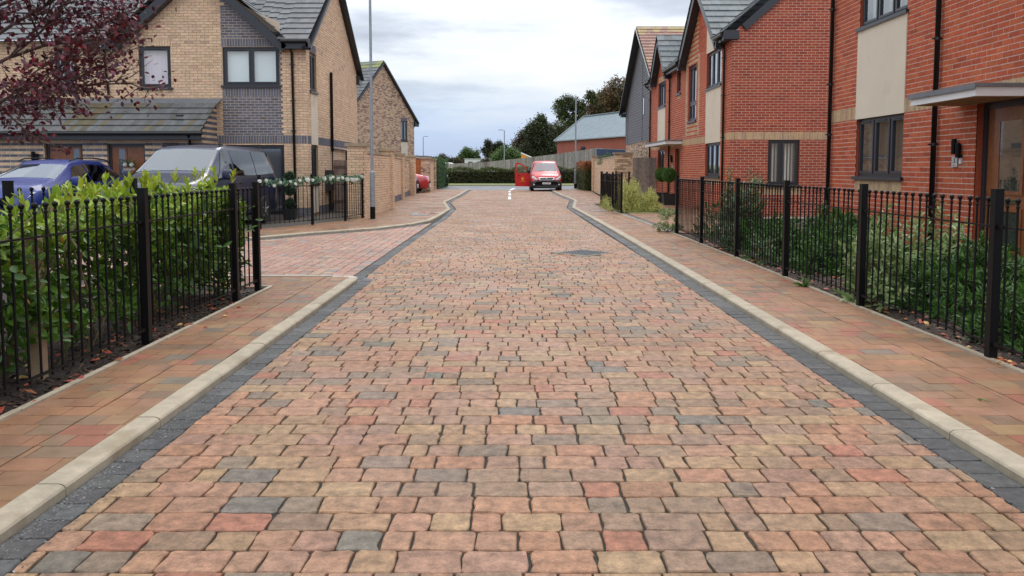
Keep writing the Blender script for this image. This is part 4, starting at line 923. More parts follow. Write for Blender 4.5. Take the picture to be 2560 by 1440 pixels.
b = MB(); PG.box(b, 24.35, 25.05, .72, 1.36, 0, .12); b.build('cabinet', M['frame'], t); b = MB(); PG.box(b, 24.38, 25.02, .75, 1.33, .121, .13); b.build('cabinet_door', M['plastic'], t); b = MB(); b.tube([(XA + .06, 24.8, .72), (XA + .06, 24.8, .1)], .04, 8); b.build('duct', M['pipe'], t)
t = empty('wall_light', (xp(94, YP), YP, 1.75), label='black double wall light on striped brick left of the first wooden door', cat='wall light')
for dx, dz in ((-.04, .0), (.06, -.06)): b = MB(); b.lathe([(.045, 1.62 + dz), (.045, 1.86 + dz)], (xp(94, YP) + dx, YP - .06, 0), 10); b.build('shade', M['black'], t)
t = empty('house_number_plate', (xp(98, YP), YP, 1.4), label='pale number plate under the wall light on the striped porch', cat='number plate')
b = MB(); b.box(xp(89, YP), xp(108, YP), YP - .015, YP, 1.34, 1.53, (.6, .6, .6)); b.build('plate', M['curtain'], t)

# timber gate between house and garden wall
TIM = [(2, (.26, .18, .14)), (1, (.20, .14, .11)), (1, (.30, .22, .18))]
def boards(root, P, Q, z0, z1, w, pal, name='board', stuff=False, ztop=None):
    P, Q = Vector((*P, 0)), Vector((*Q, 0)); L = (Q - P).length; d = (Q - P) / L; n = Vector((d.y, -d.x, 0)); k = max(1, int(L / w)); mb = MB()
    for i in range(k):
        if not stuff: mb = MB()
        a = P + d * (i * L / k + .003); c = P + d * ((i + 1) * L / k - .003); o = n * random.uniform(0, .012); zt = (ztop(i / k) if ztop else z1) + random.uniform(-.006, .006); zb = z0(i / k) if callable(z0) else z0
        vs = [v + o + n * t_ + Vector((0, 0, z)) for z in (zb, zt) for v, t_ in ((a, 0), (c, 0), (c, .02), (a, .02))]
        mb.add(vs, [(0, 3, 2, 1), (4, 5, 6, 7), (0, 1, 5, 4), (1, 2, 6, 5), (2, 3, 7, 6), (3, 0, 4, 7)], pick(pal, .15))
        if not stuff: mb.build(name, M['timber'], root)
    if stuff: mb.build(name + 's', M['timber'], root, kind='stuff')
t = empty('timber_gate', (-5.2, 25.5, 0), label='brown boarded side gate between the buff house and its garden wall', cat='gate')
boards(t, (-5.72, 25.5), (-4.5, 25.5), .08, 1.68, .11, TIM); b = MB(); b.box(-5.72, -4.5, 25.46, 25.50, .3, .4, (.15, .1, .08)); b.box(-5.72, -4.5, 25.46, 25.5, 1.4, 1.5, (.15, .1, .08)); b.build('ledge', M['timber'], t)

# garden wall left: piers and panels
def pier(root, x, y, wx, wy, h, pal, faces=('-y', '+x'), capz=.09, cap=(.36, .28, .19)):
    x0, x1, y0, y1 = x - wx / 2, x + wx / 2, y - wy / 2, y + wy / 2; its = []
    if '-y' in faces: its += bricks(Plane((0, y0), (1, 0), (0, -1)), x0, x1, .05, h, [], lambda k, u, z: pal, bonduoff=x0)
    if '+x' in faces: its += bricks(Plane((x1, 0), (0, 1), (1, 0)), y0, y1, .05, h, [], lambda k, u, z: pal, bonduoff=y0)
    if '-x' in faces: its += bricks(Plane((x0, 0), (0, 1), (-1, 0)), y0, y1, .05, h, [], lambda k, u, z: pal, bonduoff=y0)
    b = MB(); b.box(x0 + .008, x1 - .008, y0 + .008, y1 - .008, 0, h); b.build('pier_core', M['mortar_b'], root)
    b = MB(); b.box(x0 - .05, x1 + .05, y0 - .05, y1 + .05, h, h + capz, cap); b.build('pier_cap', M['flag'], root); return its
def gwall(root, P, Q, h, pal, n_, coping=(.40, .31, .22), plinth=None):
    L = math.hypot(Q[0] - P[0], Q[1] - P[1]); d = ((Q[0] - P[0]) / L, (Q[1] - P[1]) / L); pl = Plane(P, d, n_)
    sty = (lambda k, u, z: plinth if z < .3 else pal) if plinth else (lambda k, u, z: pal)
    its = bricks(pl, 0, L, .02, h, [], sty)
    b = MB(); pl.box(b, 0, L, 0, h, -.215, -.008); b.build('wall_core', M['mortar_b'], root)
    b = MB(); u = 0
    while u < L: e = min(L, u + .225); pl.box(b, u + .003, e - .003, h, h + .065, -.235, .02, jit(coping, .15)); u = e
    b.build('coping', M['flag'], root, kind='stuff'); return its
wA = empty('garden_wall', (-4.2, 24, 0), label='buff brick garden wall with capped piers behind the lamp post on the left', cat='wall')
its = pier(wA, -4.33, 22.25, .48, .48, 2.02, BUFF) + pier(wA, -4.17, 26.4, .46, .46, 1.98, BUFF)
its += gwall(wA, (-4.12, 22.5), (-4.0, 26.2), 1.82, BUFF, (1, -.03))
lay_bricks(wA, its)
wB = empty('garden_wall', (-4.9, 34, 0), label='stepped-back buff garden wall on a dark brick base, ending at the parked cars on the left', cat='wall')
P_, Q_ = (-4.45, 27.0), (-4.88, 35.0); nB = (.998, .06)
its = gwall(wB, P_, Q_, 1.82, BUFF, nB, plinth=GREYB) + gwall(wB, (-4.9, 35.3), (-5.25, 40.7), 1.82, BUFF[:2] + MULTI, nB, plinth=GREYB) + pier(wB, -4.98, 35.1, .4, .4, 1.98, BUFF, faces=('-y', '+x')) + pier(wB, -5.22, 41, .45, .45, 1.98, BUFF)
lay_bricks(wB, its)
wC = empty('garden_wall', (-5.1, 50, 0), label='mottled brown brick wall with two piers beyond the red car on the left', cat='wall')
its = pier(wC, -5.1, 47, .52, .5, 1.98, MULTI) + pier(wC, -5.2, 52.0, .45, .45, 1.98, MULTI) + gwall(wC, (-5.02, 47.3), (-5.1, 51.8), 1.8, MULTI[:1] + BUFF, (1, 0))
lay_bricks(wC, its, 0, 'brickfar')
# garden wall right
wD = empty('garden_wall', (4.5, 40, 0), label='pale brick garden wall with a small end pier beyond the small railings on the right', cat='wall')
its = gwall(wD, (4.34, 33.6), (4.92, 47.5), 1.88, MULTI[:1] + BUFF, (-1, .04), coping=(.33, .27, .21)) + pier(wD, 4.95, 47.7, .3, .3, 2.1, BUFF, faces=('-y', '-x')) 
P4 = Plane((0, 33.5), (1, 0), (0, -1)); its += pier(wD, 4.70, 33.6, .74, .3, 2.02, BUFF[:2] + [(3, (.42, .29, .19)), (1, (.33, .22, .15))], faces=('-y', '-x'), capz=.07, cap=(.30, .23, .17))
lay_bricks(wD, its)
t = empty('timber_gate', (5.6, 33.4, 0), label='tall weathered boarded gate between pale garden wall and second red house', cat='gate')
boards(t, (5.08, 33.45), (6.08, 33.45), .08, 1.86, .14, [(2, (.32, .25, .21)), (1, (.27, .21, .175))])

# ================================================================== HOUSE BEYOND ON THE LEFT
h5 = empty('brick_house', (-9, 53, 0), label='mottled brick house with one gable window behind the lamp post on the left', cat='house')
A5 = Vector((-10.35, 50.2)); B5 = Vector((-6.99, 56.9)); d5 = (B5 - A5).normalized(); L5 = (B5 - A5).length; n5 = (d5.y, -d5.x)
P5 = Plane(tuple(A5), tuple(d5), n5); Z5, T5 = 4.9, 8.45
def u5(x):   # distance along the gable for a column of the view
    k = (x - 1280) / 1980.0; return (k * A5.y - A5.x) / (d5.x - k * d5.y)
wu0, wu1 = u5(1004), u5(1020)
H5 = [(wu0, wu1, 3.35, 4.75)]; S5 = [(wu0, wu1, 4.76, 4.97, GREYB)]
cl5 = [edge_plane((0, Z5), (L5 / 2, T5), (L5 / 2, 5)), edge_plane((L5, Z5), (L5 / 2, T5), (L5 / 2, 5))]
its = bricks(P5, 0, L5, .05, Z5, H5, lambda k, u, z: MULTI, S5, panels=[(wu0, wu1, 1.0, 3.30)]) + bricks(P5, 0, L5, Z5, T5, [], lambda k, u, z: MULTI, [(wu0, wu1, Z5, 4.97, GREYB)], clip=cl5)
lay_bricks(h5, its, 0, 'brickfar')
b = MB(); backing(b, P5, 0, L5, 0, Z5, H5); b.add([P5.p(0, Z5, -.008), P5.p(L5, Z5, -.008), P5.p(L5 / 2, T5, -.008)], [(0, 1, 2)])
P5.quad(b, 0, L5, 0, Z5, -8); b.quad(P5.p(0, 0, 0), P5.p(0, 0, -8), P5.p(0, Z5, -8), P5.p(0, Z5, 0)); b.quad(P5.p(L5, 0, 0), P5.p(L5, 0, -8), P5.p(L5, Z5, -8), P5.p(L5, Z5, 0)); b.build('wall', M['mortar_b'], h5)
window(h5, P5, H5[0], (.5,), inside='blind', tone=(.4, .45, .5), vents=False); b = MB(); P5.box(b, wu0, wu1, 1.0, 3.28, -.006, .012); b.build('render_panel', M['render'], h5)
E = lambda u, z, o: Vector(P5.p(u, z, o))
lich = lambda r, nr, a: ([(2, (.22, .24, .08)), (2, (.15, .17, .12))] if r >= nr - 2 and a < 3 else tl)
tiles(h5, E(-.35, Z5 - .18, .14), E(-.35, Z5 - .18, -8), E(L5 / 2, T5 + .14, .14) - E(-.35, Z5 - .18, .14), pal=lich)
tiles(h5, E(L5 + .35, Z5 - .18, .14), E(L5 + .35, Z5 - .18, -8), E(L5 / 2, T5 + .14, .14) - E(L5 + .35, Z5 - .18, .14), pal=tl)
for ue in (-.35, L5 + .35): b = MB(); b.beam(E(ue, Z5 - .28, .10), E(L5 / 2, T5 + .02, .10), .10, .24, up=(n5[0], n5[1], 0)); b.build('bargeboard', M['frame'], h5)
b = MB(); P5.box(b, L5 - .05, L5 + .42, Z5 - .5, Z5 - .15, 0, .14); b.build('eave_box', M['frame'], h5)
pipe(h5, [tuple(E(L5 + .4, 4.6, -.1)), tuple(E(L5 + .06, 4.3, -.1)), tuple(E(L5 + .06, .1, -.1))], .04)
# garage beyond the wall
g = empty('garage', (-7, 48.5, 0), label='garage with orange-brown boarded door and white fascia behind the red car', cat='garage')
b = MB(); b.box(-10.5, -5.35, 49.0, 53, 0, 2.05, (.4, .25, .17)); b.build('wall', M['brickfar'], g)
b = MB(); b.box(-10.6, -5.3, 48.9, 53.1, 2.05, 2.14); b.build('fascia', M['white'], g); b = MB(); b.box(-10.65, -5.25, 48.85, 53.15, 2.14, 2.2); b.build('roof', M['lead'], g)
b = MB()
for i in range(14): b.box(-8.0 + i * .19, -8.0 + i * .19 + .18, 48.95, 48.985, .05, 1.98, jit((.46, .13, .04), .15))
b.build('garage_door', M['timber'], g)

# ================================================================== RAILINGS
def picket_mesh(h, r=.008, ballr=.0185):
    b = MB(); b.tube([(0, 0, .09), (0, 0, h - .06)], r, 7, cap=False)
    b.lathe([(r, h - .075), (.0125, h - .070), (.0125, h - .060), (r, h - .055), (.009, h - .045), (.014, h - .040)], (0, 0, 0), 8)
    b.ball((0, 0, h - .022), ballr, 10, 6); return b.mesh('picket', M['black'], True)
PK = picket_mesh(1.16); PKF = None
PSH = MB(); PSH.box(-.030, .030, -.030, .030, 0, 1.205); PSH.box(-.032, .032, -.032, .032, 1.205, 1.212)
POST = PSH.mesh('post', M['black'])
def clampm():
    b = MB(); b.box(-.04, .04, -.014, .014, -.012, .012); b.ball((0.0, .0, .0), .016, 8, 4); return b.mesh('clamp', M['black'])
CL = clampm()
def railing(label, posts, spacing=.113, z=.045, group=None, h=1.16, lean=0.0, post_s=1.0, pkm=None, rail=.95, tilt=0):
    root = empty('railing', (posts[0][0], posts[0][1], z), label=label, cat='railings', group=group); lx, ly = posts[0]
    for i, (x, y) in enumerate(posts):
        o = link('post', POST, root, world=False); o.location = (x - lx, y - ly, 0); o.scale = (post_s, post_s, (h + .045) / 1.205 + random.uniform(-.003, .003))
        o.rotation_euler = (random.uniform(-.004, .004), tilt + random.uniform(-.004, .004), 0)
    for (x0, y0), (x1, y1) in zip(posts, posts[1:]):
        L = math.hypot(x1 - x0, y1 - y0); d = ((x1 - x0) / L, (y1 - y0) / L); n = max(1, round((L - .08) / spacing)); a = math.atan2(d[1], d[0])
        for zz, th in ((.12, .012), (rail, .012)):
            b = MB(); b.beam((x0 - lx + d[0] * .03, y0 - ly + d[1] * .03, zz), (x1 - lx - d[0] * .03, y1 - ly - d[1] * .03, zz), .026 if zz < .5 else .020, th); b.build('rail', M['black'], root, world=False)
            for t in (.06, L - .06): o = link('clamp', CL, root, world=False); o.location = (x0 - lx + d[0] * t, y0 - ly + d[1] * t, zz); o.rotation_euler = (0, 0, a)
        for k in range(1, n):
            t = L * k / n; o = link('picket', pkm or PK, root, world=False); o.location = (x0 - lx + d[0] * t, y0 - ly + d[1] * t, 0)
            o.rotation_euler = (random.gauss(0, .0035), tilt + random.gauss(0, .0035), random.uniform(0, 6))
            if h != 1.16: o.scale = (1, 1, h / 1.16)
    return root
railing('long black ball-topped railings along the right footpath in front of the nearest red house', [(3.41, 3.4), (3.41, 5.56), (3.42, 7.70), (3.42, 9.85), (3.43, 12.05), (3.43, 14.3), (3.44, 16.5)])
railing('black ball-topped railings in front of the laurel hedge on the near left', [(-2.83, 1.9), (-2.83, 4.0), (-2.83, 6.06), (-2.83, 8.05), (-2.83, 8.75)], tilt=0)
railing('black ball-topped railings behind the laurel hedge, only their tops showing', [(-4.2, 4.2), (-4.2, 6.6), (-4.15, 8.70)], spacing=.16, h=1.20)
pkm = picket_mesh(1.16, .0085, .017)
railing('black railings hung with a flower garland in front of the buff house', [(-5.65, 17.7), (-4.82, 19.1), (-4.32, 20.5), (-4.10, 21.7)], pkm=pkm, spacing=.135, h=1.17)
railing('small black railings with yellow-green shrubs poking through, far right footpath', [(3.42, 30.4), (3.24, 28.8), (3.22, 26.9), (3.20, 25.2), (3.30, 23.9)], pkm=pkm, h=1.2, spacing=.085)
railing('short black railings running back behind the yellow-green shrubs', [(3.46, 30.45), (4.0, 30.5), (4.50, 30.5)], pkm=pkm, h=1.2, spacing=.12)

# ================================================================== LAMP POSTS
def lamp(label, x, y, H=6.2, rb=.085, ru=.045, arm=None, sleeve=1.25, black=True, group=None, z0=.05):
    t = empty('lamp_post', (x, y, z0), label=label, cat='lamp post', group=group)
    b = MB(); b.lathe([(rb, z0 + (.33 if black else 0)), (rb, z0 + sleeve), (rb * .92, z0 + sleeve + .02), (ru * 1.05, z0 + sleeve + .05), (ru * 1.0, z0 + sleeve + .07), (ru * .82, z0 + H)], (x, y, 0), 16); b.build('column', M['galv'], t, smooth=False)
    if black: b = MB(); b.lathe([(rb + .003, z0), (rb + .003, z0 + .33)], (x, y, 0), 16); b.build('painted_base', M['black'], t)
    b = MB(); ax = arm or .0; s = -1 if ax <= 0 else 1
    b.tube([(x, y, z0 + H - .02), (x + s * .25, y, z0 + H + .05)], .03, 8); b.box(min(x + s * .2, x + s * .75), max(x + s * .2, x + s * .75), y - .12, y + .12, z0 + H + .02, z0 + H + .10); b.build('lantern', M['galv'], t)
    return t
lamp('galvanised lamp post with black painted foot standing in the left footpath before the buff wall', -3.76, 21.35, H=6.6, rb=.068, ru=.041)
lamp('grey lamp post with flat lantern standing to the right of the red van', 4.32, 54.0, H=6.15, rb=.09, ru=.055)
lamp('distant lamp post behind the left garden walls, lantern pointing right', -13.5, 121, H=6.2, rb=.11, ru=.07, arm=1, black=False)
lamp('distant lamp post rising behind the far timber fence near the middle', -.95, 99, H=6.1, rb=.10, ru=.07, black=False)
t = empty('gate_post', (-5.0, 60.5, 0), label='black post with a white mark at the end of the left green hedge', cat='post')
b = MB(); b.box(-5.06, -4.90, 60.4, 60.56, .04, 1.05); b.build('post', M['black'], t); b = MB(); b.box(-4.97, -4.90, 60.38, 60.399, .75, .95); b.build('marker', M['paint_line'], t)

# ================================================================== FOLIAGE
def unit(v): return v / np.maximum(1e-9, np.linalg.norm(v, axis=-1, keepdims=True))
LEAF_V = np.array([(0, 0, 0), (.22, .30, .03), (.5, .46, .02), (.78, .34, -.05), (1, 0, -.16), (.78, -.34, -.05), (.5, -.46, .02), (.22, -.30, .03), (.35, 0, -.07), (.7, 0, -.12)])
LEAF_F = np.array([(0, 1, 8, 8), (1, 2, 9, 8), (2, 3, 9, 9), (3, 4, 9, 9), (0, 8, 7, 7), (8, 9, 6, 7), (9, 5, 6, 6), (9, 4, 5, 5)])
LEAF_T = np.array([(0, 1, 8), (1, 2, 8), (2, 9, 8), (2, 3, 9), (3, 4, 9), (0, 8, 7), (8, 6, 7), (8, 9, 6), (9, 5, 6), (9, 4, 5)])
SL_V = np.array([(0, 0, 0), (.45, .5, .03), (1, 0, -.1), (.45, -.5, .03), (.5, 0, -.05)]); SL_T = np.array([(0, 1, 4), (1, 2, 4), (0, 4, 3), (4, 2, 3)])
QD_V = np.array([(0, 0, 0), (.5, .5, .08), (1, 0, 0), (.5, -.5, .08)]); QD_T = np.array([(0, 1, 2), (0, 2, 3)])
def leaves(base, dirs, ups, L, Wd, tone, tmpl=(LEAF_V, LEAF_T)):
    TV, TT = tmpl; d = unit(dirs); s = unit(np.cross(ups, d)); u = np.cross(d, s); n = len(base)
    V = base[:, None] + TV[None, :, 0:1] * L[:, None, None] * d[:, None] + TV[None, :, 1:2] * Wd[:, None, None] * s[:, None] + TV[None, :, 2:3] * L[:, None, None] * u[:, None]
    F = (TT[None] + (np.arange(n) * len(TV))[:, None, None]).reshape(-1, 3)
    return V.reshape(-1, 3), F, np.repeat(tone, len(TT), axis=0)
def rosettes(C, A, nl, L, Wd, spread, tonef, stem=.02, droop=0.0):
    """nl leaves around each tip C with axis A"""
    n = len(C); A = unit(A); ref = np.tile([0.3, 0.2, 1.0], (n, 1)); ref[np.abs(A[:, 2]) > .85] = (1, .2, 0); X = unit(np.cross(A, ref)); Y = np.cross(A, X)
    B, D, U, LL, WW, T = [], [], [], [], [], []
    ph = rng.uniform(0, 6.28, n)
    for k in range(nl):
        a = ph + k * 2.4 + rng.normal(0, .25, n); sp = np.radians(rng.uniform(*spread, n)) * (.55 + .45 * k / max(1, nl - 1)); r = np.cos(a)[:, None] * X + np.sin(a)[:, None] * Y
        d = A * np.cos(sp)[:, None] + r * np.sin(sp)[:, None] + np.array([0, 0, -droop]); B.append(C - A * (stem * k)[..., None] if np.ndim(stem) else C - A * stem * k); D.append(d); U.append(A + r * .001 + rng.normal(0, .22, (n, 3)))
        s = rng.uniform(.72, 1.1, n) * (.75 + .25 * k / max(1, nl - 1)); LL.append(L * s); WW.append(Wd * s); T.append(tonef(C, k, n))
    return np.concatenate(B), np.concatenate(D), np.concatenate(U), np.concatenate(LL), np.concatenate(WW), np.concatenate(T)
def mixtone(a, b, f): f = np.clip(f, 0, 1)[:, None]; return np.array(a) * (1 - f) + np.array(b) * f
def plant(root, parts, nind, m, tmpl, nm='foliage', cam=np.array([0, 0, 1.4])):
    B = [np.concatenate([p[i] for p in parts]) for i in range(6)]
    if nind:
        o = np.argsort(np.linalg.norm(B[0] - cam, axis=1)); B = [x[o] for x in B]
    V, F, T = leaves(B[0][nind:], B[1][nind:], B[2][nind:], B[3][nind:], B[4][nind:], B[5][nind:], tmpl); link(nm, np_mesh(nm, V, F, T, M[m], True), root, kind='stuff')
    for i in range(nind):
        V, F, T = leaves(*[x[i:i + 1] for x in B], tmpl); link('leaf', np_mesh('leaf', V, F, T, M[m], True), root)
def stems(root, lst, col=(.10, .07, .04), name='stem'):
    b = MB()
    for pts, r in lst: b.tube(pts, r, 5, jit(col, .2), r2=r * .35, cap=False)
    b.build(name, M['bark'], root, kind='stuff' if len(lst) > 12 else None)

# laurel hedge behind the left railings
hd = empty('laurel_hedge', (-3.4, 6.2, .03), label='bright yellow-green laurel hedge growing through the near left railings', cat='hedge')
def bumpy(p, s=1.0): return (np.sin(p[:, 1] * 5.1 * s + 1) + np.sin(p[:, 2] * 6.3 * s + p[:, 1] * 2.2) + np.sin(p[:, 1] * 11 * s + p[:, 2] * 9)) / 3
n = 2050; face = rng.choice(3, n, p=[.60, .26, .14]); C = np.zeros((n, 3)); A = np.zeros((n, 3))
yy = rng.uniform(2.4, 8.55, n); zz = .12 + rng.uniform(0, 1, n) ** .8 * .98; dep = rng.exponential(.11, n)
C[:, 1] = yy; C[:, 2] = zz; C[:, 0] = -2.98 - dep; A[:] = (1, 0, .55)
C[:, 0] += .16 * bumpy(C) - np.where((zz < .32), rng.uniform(0, .35, n), 0) - .05
tp = face == 1; C[tp, 0] = rng.uniform(-4.0, -2.95, tp.sum()); C[tp, 2] = 1.08 + np.clip(C[tp, 1] - 4, 0, 4) * .018 - rng.exponential(.07, tp.sum()) ; C[tp, 2] += .085 * np.sin(C[tp, 1] * 3.3 + C[tp, 0] * 4) + .05 * np.sin(C[tp, 1] * 9 + C[tp, 0] * 6); A[tp] = (.15, -.1, 1)
en = face == 2; C[en, 1] = 8.62 - rng.exponential(.08, en.sum()) ; C[en, 0] = rng.uniform(-4.0, -2.92, en.sum()); A[en] = (.2, 1, .6)
A += rng.normal(0, .42, (n, 3)); keep = ~((zz < .38) & (rng.random(n) < .55) & (face == 0)); C, A = C[keep], A[keep]
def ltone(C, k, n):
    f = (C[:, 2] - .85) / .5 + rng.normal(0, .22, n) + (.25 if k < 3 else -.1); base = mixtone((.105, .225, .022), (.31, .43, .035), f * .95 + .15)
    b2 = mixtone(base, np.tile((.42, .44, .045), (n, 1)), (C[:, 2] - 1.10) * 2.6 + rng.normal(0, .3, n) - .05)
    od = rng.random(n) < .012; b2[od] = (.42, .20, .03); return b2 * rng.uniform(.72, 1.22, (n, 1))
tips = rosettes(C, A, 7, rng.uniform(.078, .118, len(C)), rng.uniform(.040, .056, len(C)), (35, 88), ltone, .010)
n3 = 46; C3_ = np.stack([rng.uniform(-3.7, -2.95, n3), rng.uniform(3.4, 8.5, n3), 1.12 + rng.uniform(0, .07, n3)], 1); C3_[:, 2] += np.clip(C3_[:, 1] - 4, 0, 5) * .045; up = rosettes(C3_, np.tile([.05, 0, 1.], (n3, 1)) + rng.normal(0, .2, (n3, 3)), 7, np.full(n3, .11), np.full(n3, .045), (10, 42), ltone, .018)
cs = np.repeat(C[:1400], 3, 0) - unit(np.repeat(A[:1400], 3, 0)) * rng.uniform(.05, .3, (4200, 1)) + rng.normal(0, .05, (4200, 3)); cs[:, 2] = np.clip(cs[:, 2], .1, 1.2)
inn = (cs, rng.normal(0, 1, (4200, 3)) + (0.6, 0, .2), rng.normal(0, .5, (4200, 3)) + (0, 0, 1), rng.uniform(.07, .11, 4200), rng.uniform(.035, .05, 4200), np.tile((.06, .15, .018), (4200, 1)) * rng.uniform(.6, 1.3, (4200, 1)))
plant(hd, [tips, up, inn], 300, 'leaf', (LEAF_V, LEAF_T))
sl_ = []
for y in np.arange(2.6, 8.6, .16):
    x = random.uniform(-3.7, -3.1); y += random.uniform(-.08, .08)
    for _ in range(2): sl_.append(([(x, y, .03), (x + random.uniform(-.1, .15), y + random.uniform(-.15, .15), .4), (x + random.uniform(-.2, .3), y + random.uniform(-.3, .3), .85), (x + random.uniform(-.3, .35), y + random.uniform(-.35, .35), 1.15)], random.uniform(.007, .016)))
stems(hd, sl_, (.12, .10, .05))
t = empty('timber_stake', (-3.08, 5.05, .03), label='pale square timber stake among the laurel leaves behind the left railings', cat='stake')
b = MB(); b.box(-3.125, -3.04, 5.03, 5.11, .02, .97, (.42, .30, .19)); b.build('stake_post', M['timber'], t); b = MB(); b.beam((-3.06, 5.02, .93), (-3.6, 4.4, .90), .03, .075, (.36, .26, .17)); b.build('stake_rail', M['timber'], t)

# purple-leaved tree on the left
tr = empty('purple_leaved_tree', (-6.15, 8.4, .03), label='purple-red leaved tree leaning in from the left in front of the buff house', cat='tree')
b = MB(); b.tube([(-6.15, 8.4, 0), (-6.12, 8.42, 1.0), (-6.0, 8.45, 1.7), (-5.9, 8.4, 2.4), (-5.85, 8.35, 3.2), (-5.9, 8.3, 4.1)], [.085, .075, .065, .055, .042, .02], 9, (.13, .13, .07)); b.build('trunk', M['bark'], tr, smooth=True)
lim = MB(); tips_ = []; twl = []
def grow(P, D, L, r, lev):
    pts = [P]; d = D.normalized(); nseg = 5
    for i in range(nseg):
        d = (d + Vector((random.gauss(0, .10), random.gauss(0, .10), random.gauss(.02, .08)))).normalized(); q_ = pts[-1] + d * L / nseg
        if i and (q_.x > -3.95 - max(0, 2.75 - q_.z) * .62 or q_.z < 1.62): break
        pts.append(q_)
        if lev < 2 and i >= 1:
            for _ in range(2):
                sd = (d + Vector((random.gauss(0, .62), random.gauss(0, .62), random.gauss(-.02, .45)))).normalized(); grow(pts[-1], sd, L * random.uniform(.42, .62), r * .5, lev + 1)
    lim.tube(pts, r, 5 if r > .01 else 4, jit((.12, .075, .06), .2), r2=r * .3, cap=False)
    if lev >= 1:
        for i in range(1, len(pts)): tips_.append((pts[i], (pts[i] - pts[i - 1]).normalized()))
for z, D, L in ((1.75, (1, -.1, .35), 1.35), (2.0, (.8, .3, .22), 1.75), (2.25, (1, -.2, .42), 1.8), (2.5, (.9, .1, .6), 1.9), (2.8, (.7, -.5, .8), 1.8), (3.0, (1, .1, .9), 1.8), (3.3, (.5, .5, 1.1), 1.6), (2.2, (-.8, -.3, .6), 1.6), (2.6, (-.7, .6, .8), 1.7), (3.2, (-.3, -.7, 1.1), 1.5), (3.6, (.3, .1, 1.2), 1.5), (2.9, (1, .4, .55), 1.9)):
    x = -6.15 + min(.3, (z - .9) * .2); grow(Vector((x, 8.4, z)), Vector(D), L, .026, 0)
lim.build('branches', M['bark'], tr, kind='stuff')
TP = np.array([p for p, d in tips_]); TD = np.array([d for p, d in tips_]); mpt = 17000; idx = rng.integers(0, len(TP), mpt); P0 = TP[idx] + rng.normal(0, .10, (mpt, 3)); kp = (P0[:, 0] < -4.02 - np.maximum(0, 2.75 - P0[:, 2]) * .62 + rng.normal(0, .10, mpt)) & (P0[:, 2] > 1.68); P0, idx = P0[kp], idx[kp]; mpt = len(P0)
ttone = lambda n: mixtone((.050, .012, .022), (.19, .016, .022), rng.beta(1.1, 1.8, n)) * rng.uniform(.7, 1.5, (n, 1)) + (rng.random((n, 1)) < .25) * np.array([.08, .05, .07])
plant(tr, [(P0, TD[idx] * .5 + rng.normal(0, .6, (mpt, 3)) + (0, 0, -.35), rng.normal(0, .5, (mpt, 3)) + (0, 0, 1), rng.uniform(.045, .072, mpt), rng.uniform(.034, .052, mpt), ttone(mpt))], 300, 'leaf', (LEAF_V, LEAF_T))
# the low spray of twigs that reaches right over the wall
sp = MB(); tw = []
for pts in ([(-5.2, 8.3, 2.05), (-4.7, 8.2, 2.18), (-4.2, 8.1, 2.30), (-3.95, 8.0, 2.42)], [(-5.1, 8.3, 2.4), (-4.6, 8.2, 2.6), (-4.2, 8.1, 2.82), (-3.95, 8.0, 2.95)], [(-5.0, 8.3, 2.0), (-4.6, 8.2, 2.05), (-4.35, 8.1, 1.98)], [(-5.2, 8.3, 1.75), (-4.9, 8.25, 1.72), (-4.6, 8.2, 1.60)]):
    sp.tube(pts, .006, 4, (.12, .07, .055), r2=.002, cap=False)
    for i in range(len(pts) - 1):
        for _ in range(12): f = random.random(); tw.append([pts[i][j] + (pts[i + 1][j] - pts[i][j]) * f + random.gauss(0, .035) for j in range(3)])
    for _ in range(8): tw.append([pts[-1][j] + random.gauss(0, .04) for j in range(3)])
sp.build('twigs', M['bark'], tr); tw = np.array(tw); k = len(tw)
plant(tr, [(tw, rng.normal(0, .7, (k, 3)) + (.2, 0, -.3), rng.normal(0, .5, (k, 3)) + (0, 0, 1), rng.uniform(.045, .07, k), rng.uniform(.034, .05, k), ttone(k))], 0, 'leaf', (LEAF_V, LEAF_T), nm='twig_leaves')

# shrubs behind the right railings
def shrub(name, label, cat, ctr, rad, nros, nl, L, Wd, spread, tonef, m='leaf', tmpl=(SL_V, SL_T), nind=0, stemr=.008, up=.6, lowcut=0, nst=14, shell=.55, gstem=.008, group=None):
    cx, cy, z0 = ctr; rx, ry, rz = rad; root = empty(name, ctr, label=label, cat=cat, group=group)
    q = unit(rng.normal(0, 1, (nros, 3))); q[:, 2] = np.abs(q[:, 2]) * 1.0 - lowcut * (rng.random(nros)); rr = (shell + (1 - shell) * rng.random(nros) ** .5)[:, None]
    lump = 1 + .16 * np.sin(q[:, 0:1] * 7 + cx * 3) + .13 * np.sin(q[:, 1:2] * 9 + cy) + .08 * np.sin(q[:, 2:3] * 12)
    C = q * rr * lump * np.array([rx, ry, rz]) + np.array([cx, cy, z0]); C[:, 2] = np.maximum(C[:, 2], z0 + .04); A = q + np.array([0, 0, up]) + rng.normal(0, .3, (nros, 3))
    plant(root, [rosettes(C, A, nl, np.full(nros, L), np.full(nros, Wd), spread, tonef, gstem)], nind, m, tmpl)
    st = []
    for _ in range(nst):
        i = rng.integers(0, nros); e = C[i]; st.append(([(cx + random.uniform(-.15, .15) * rx, cy + random.uniform(-.15, .15) * ry, z0), tuple((np.array([cx, cy, z0]) + e) / 2 + rng.normal(0, .03, 3)), tuple(e)], stemr))
    stems(root, st); return root
def darkt(C, k, n): return mixtone((.020, .075, .014), (.085, .195, .030), rng.beta(1.5, 1.8, n) + (.25 if k < 3 else -.05)) * rng.uniform(.8, 1.25, (n, 1))
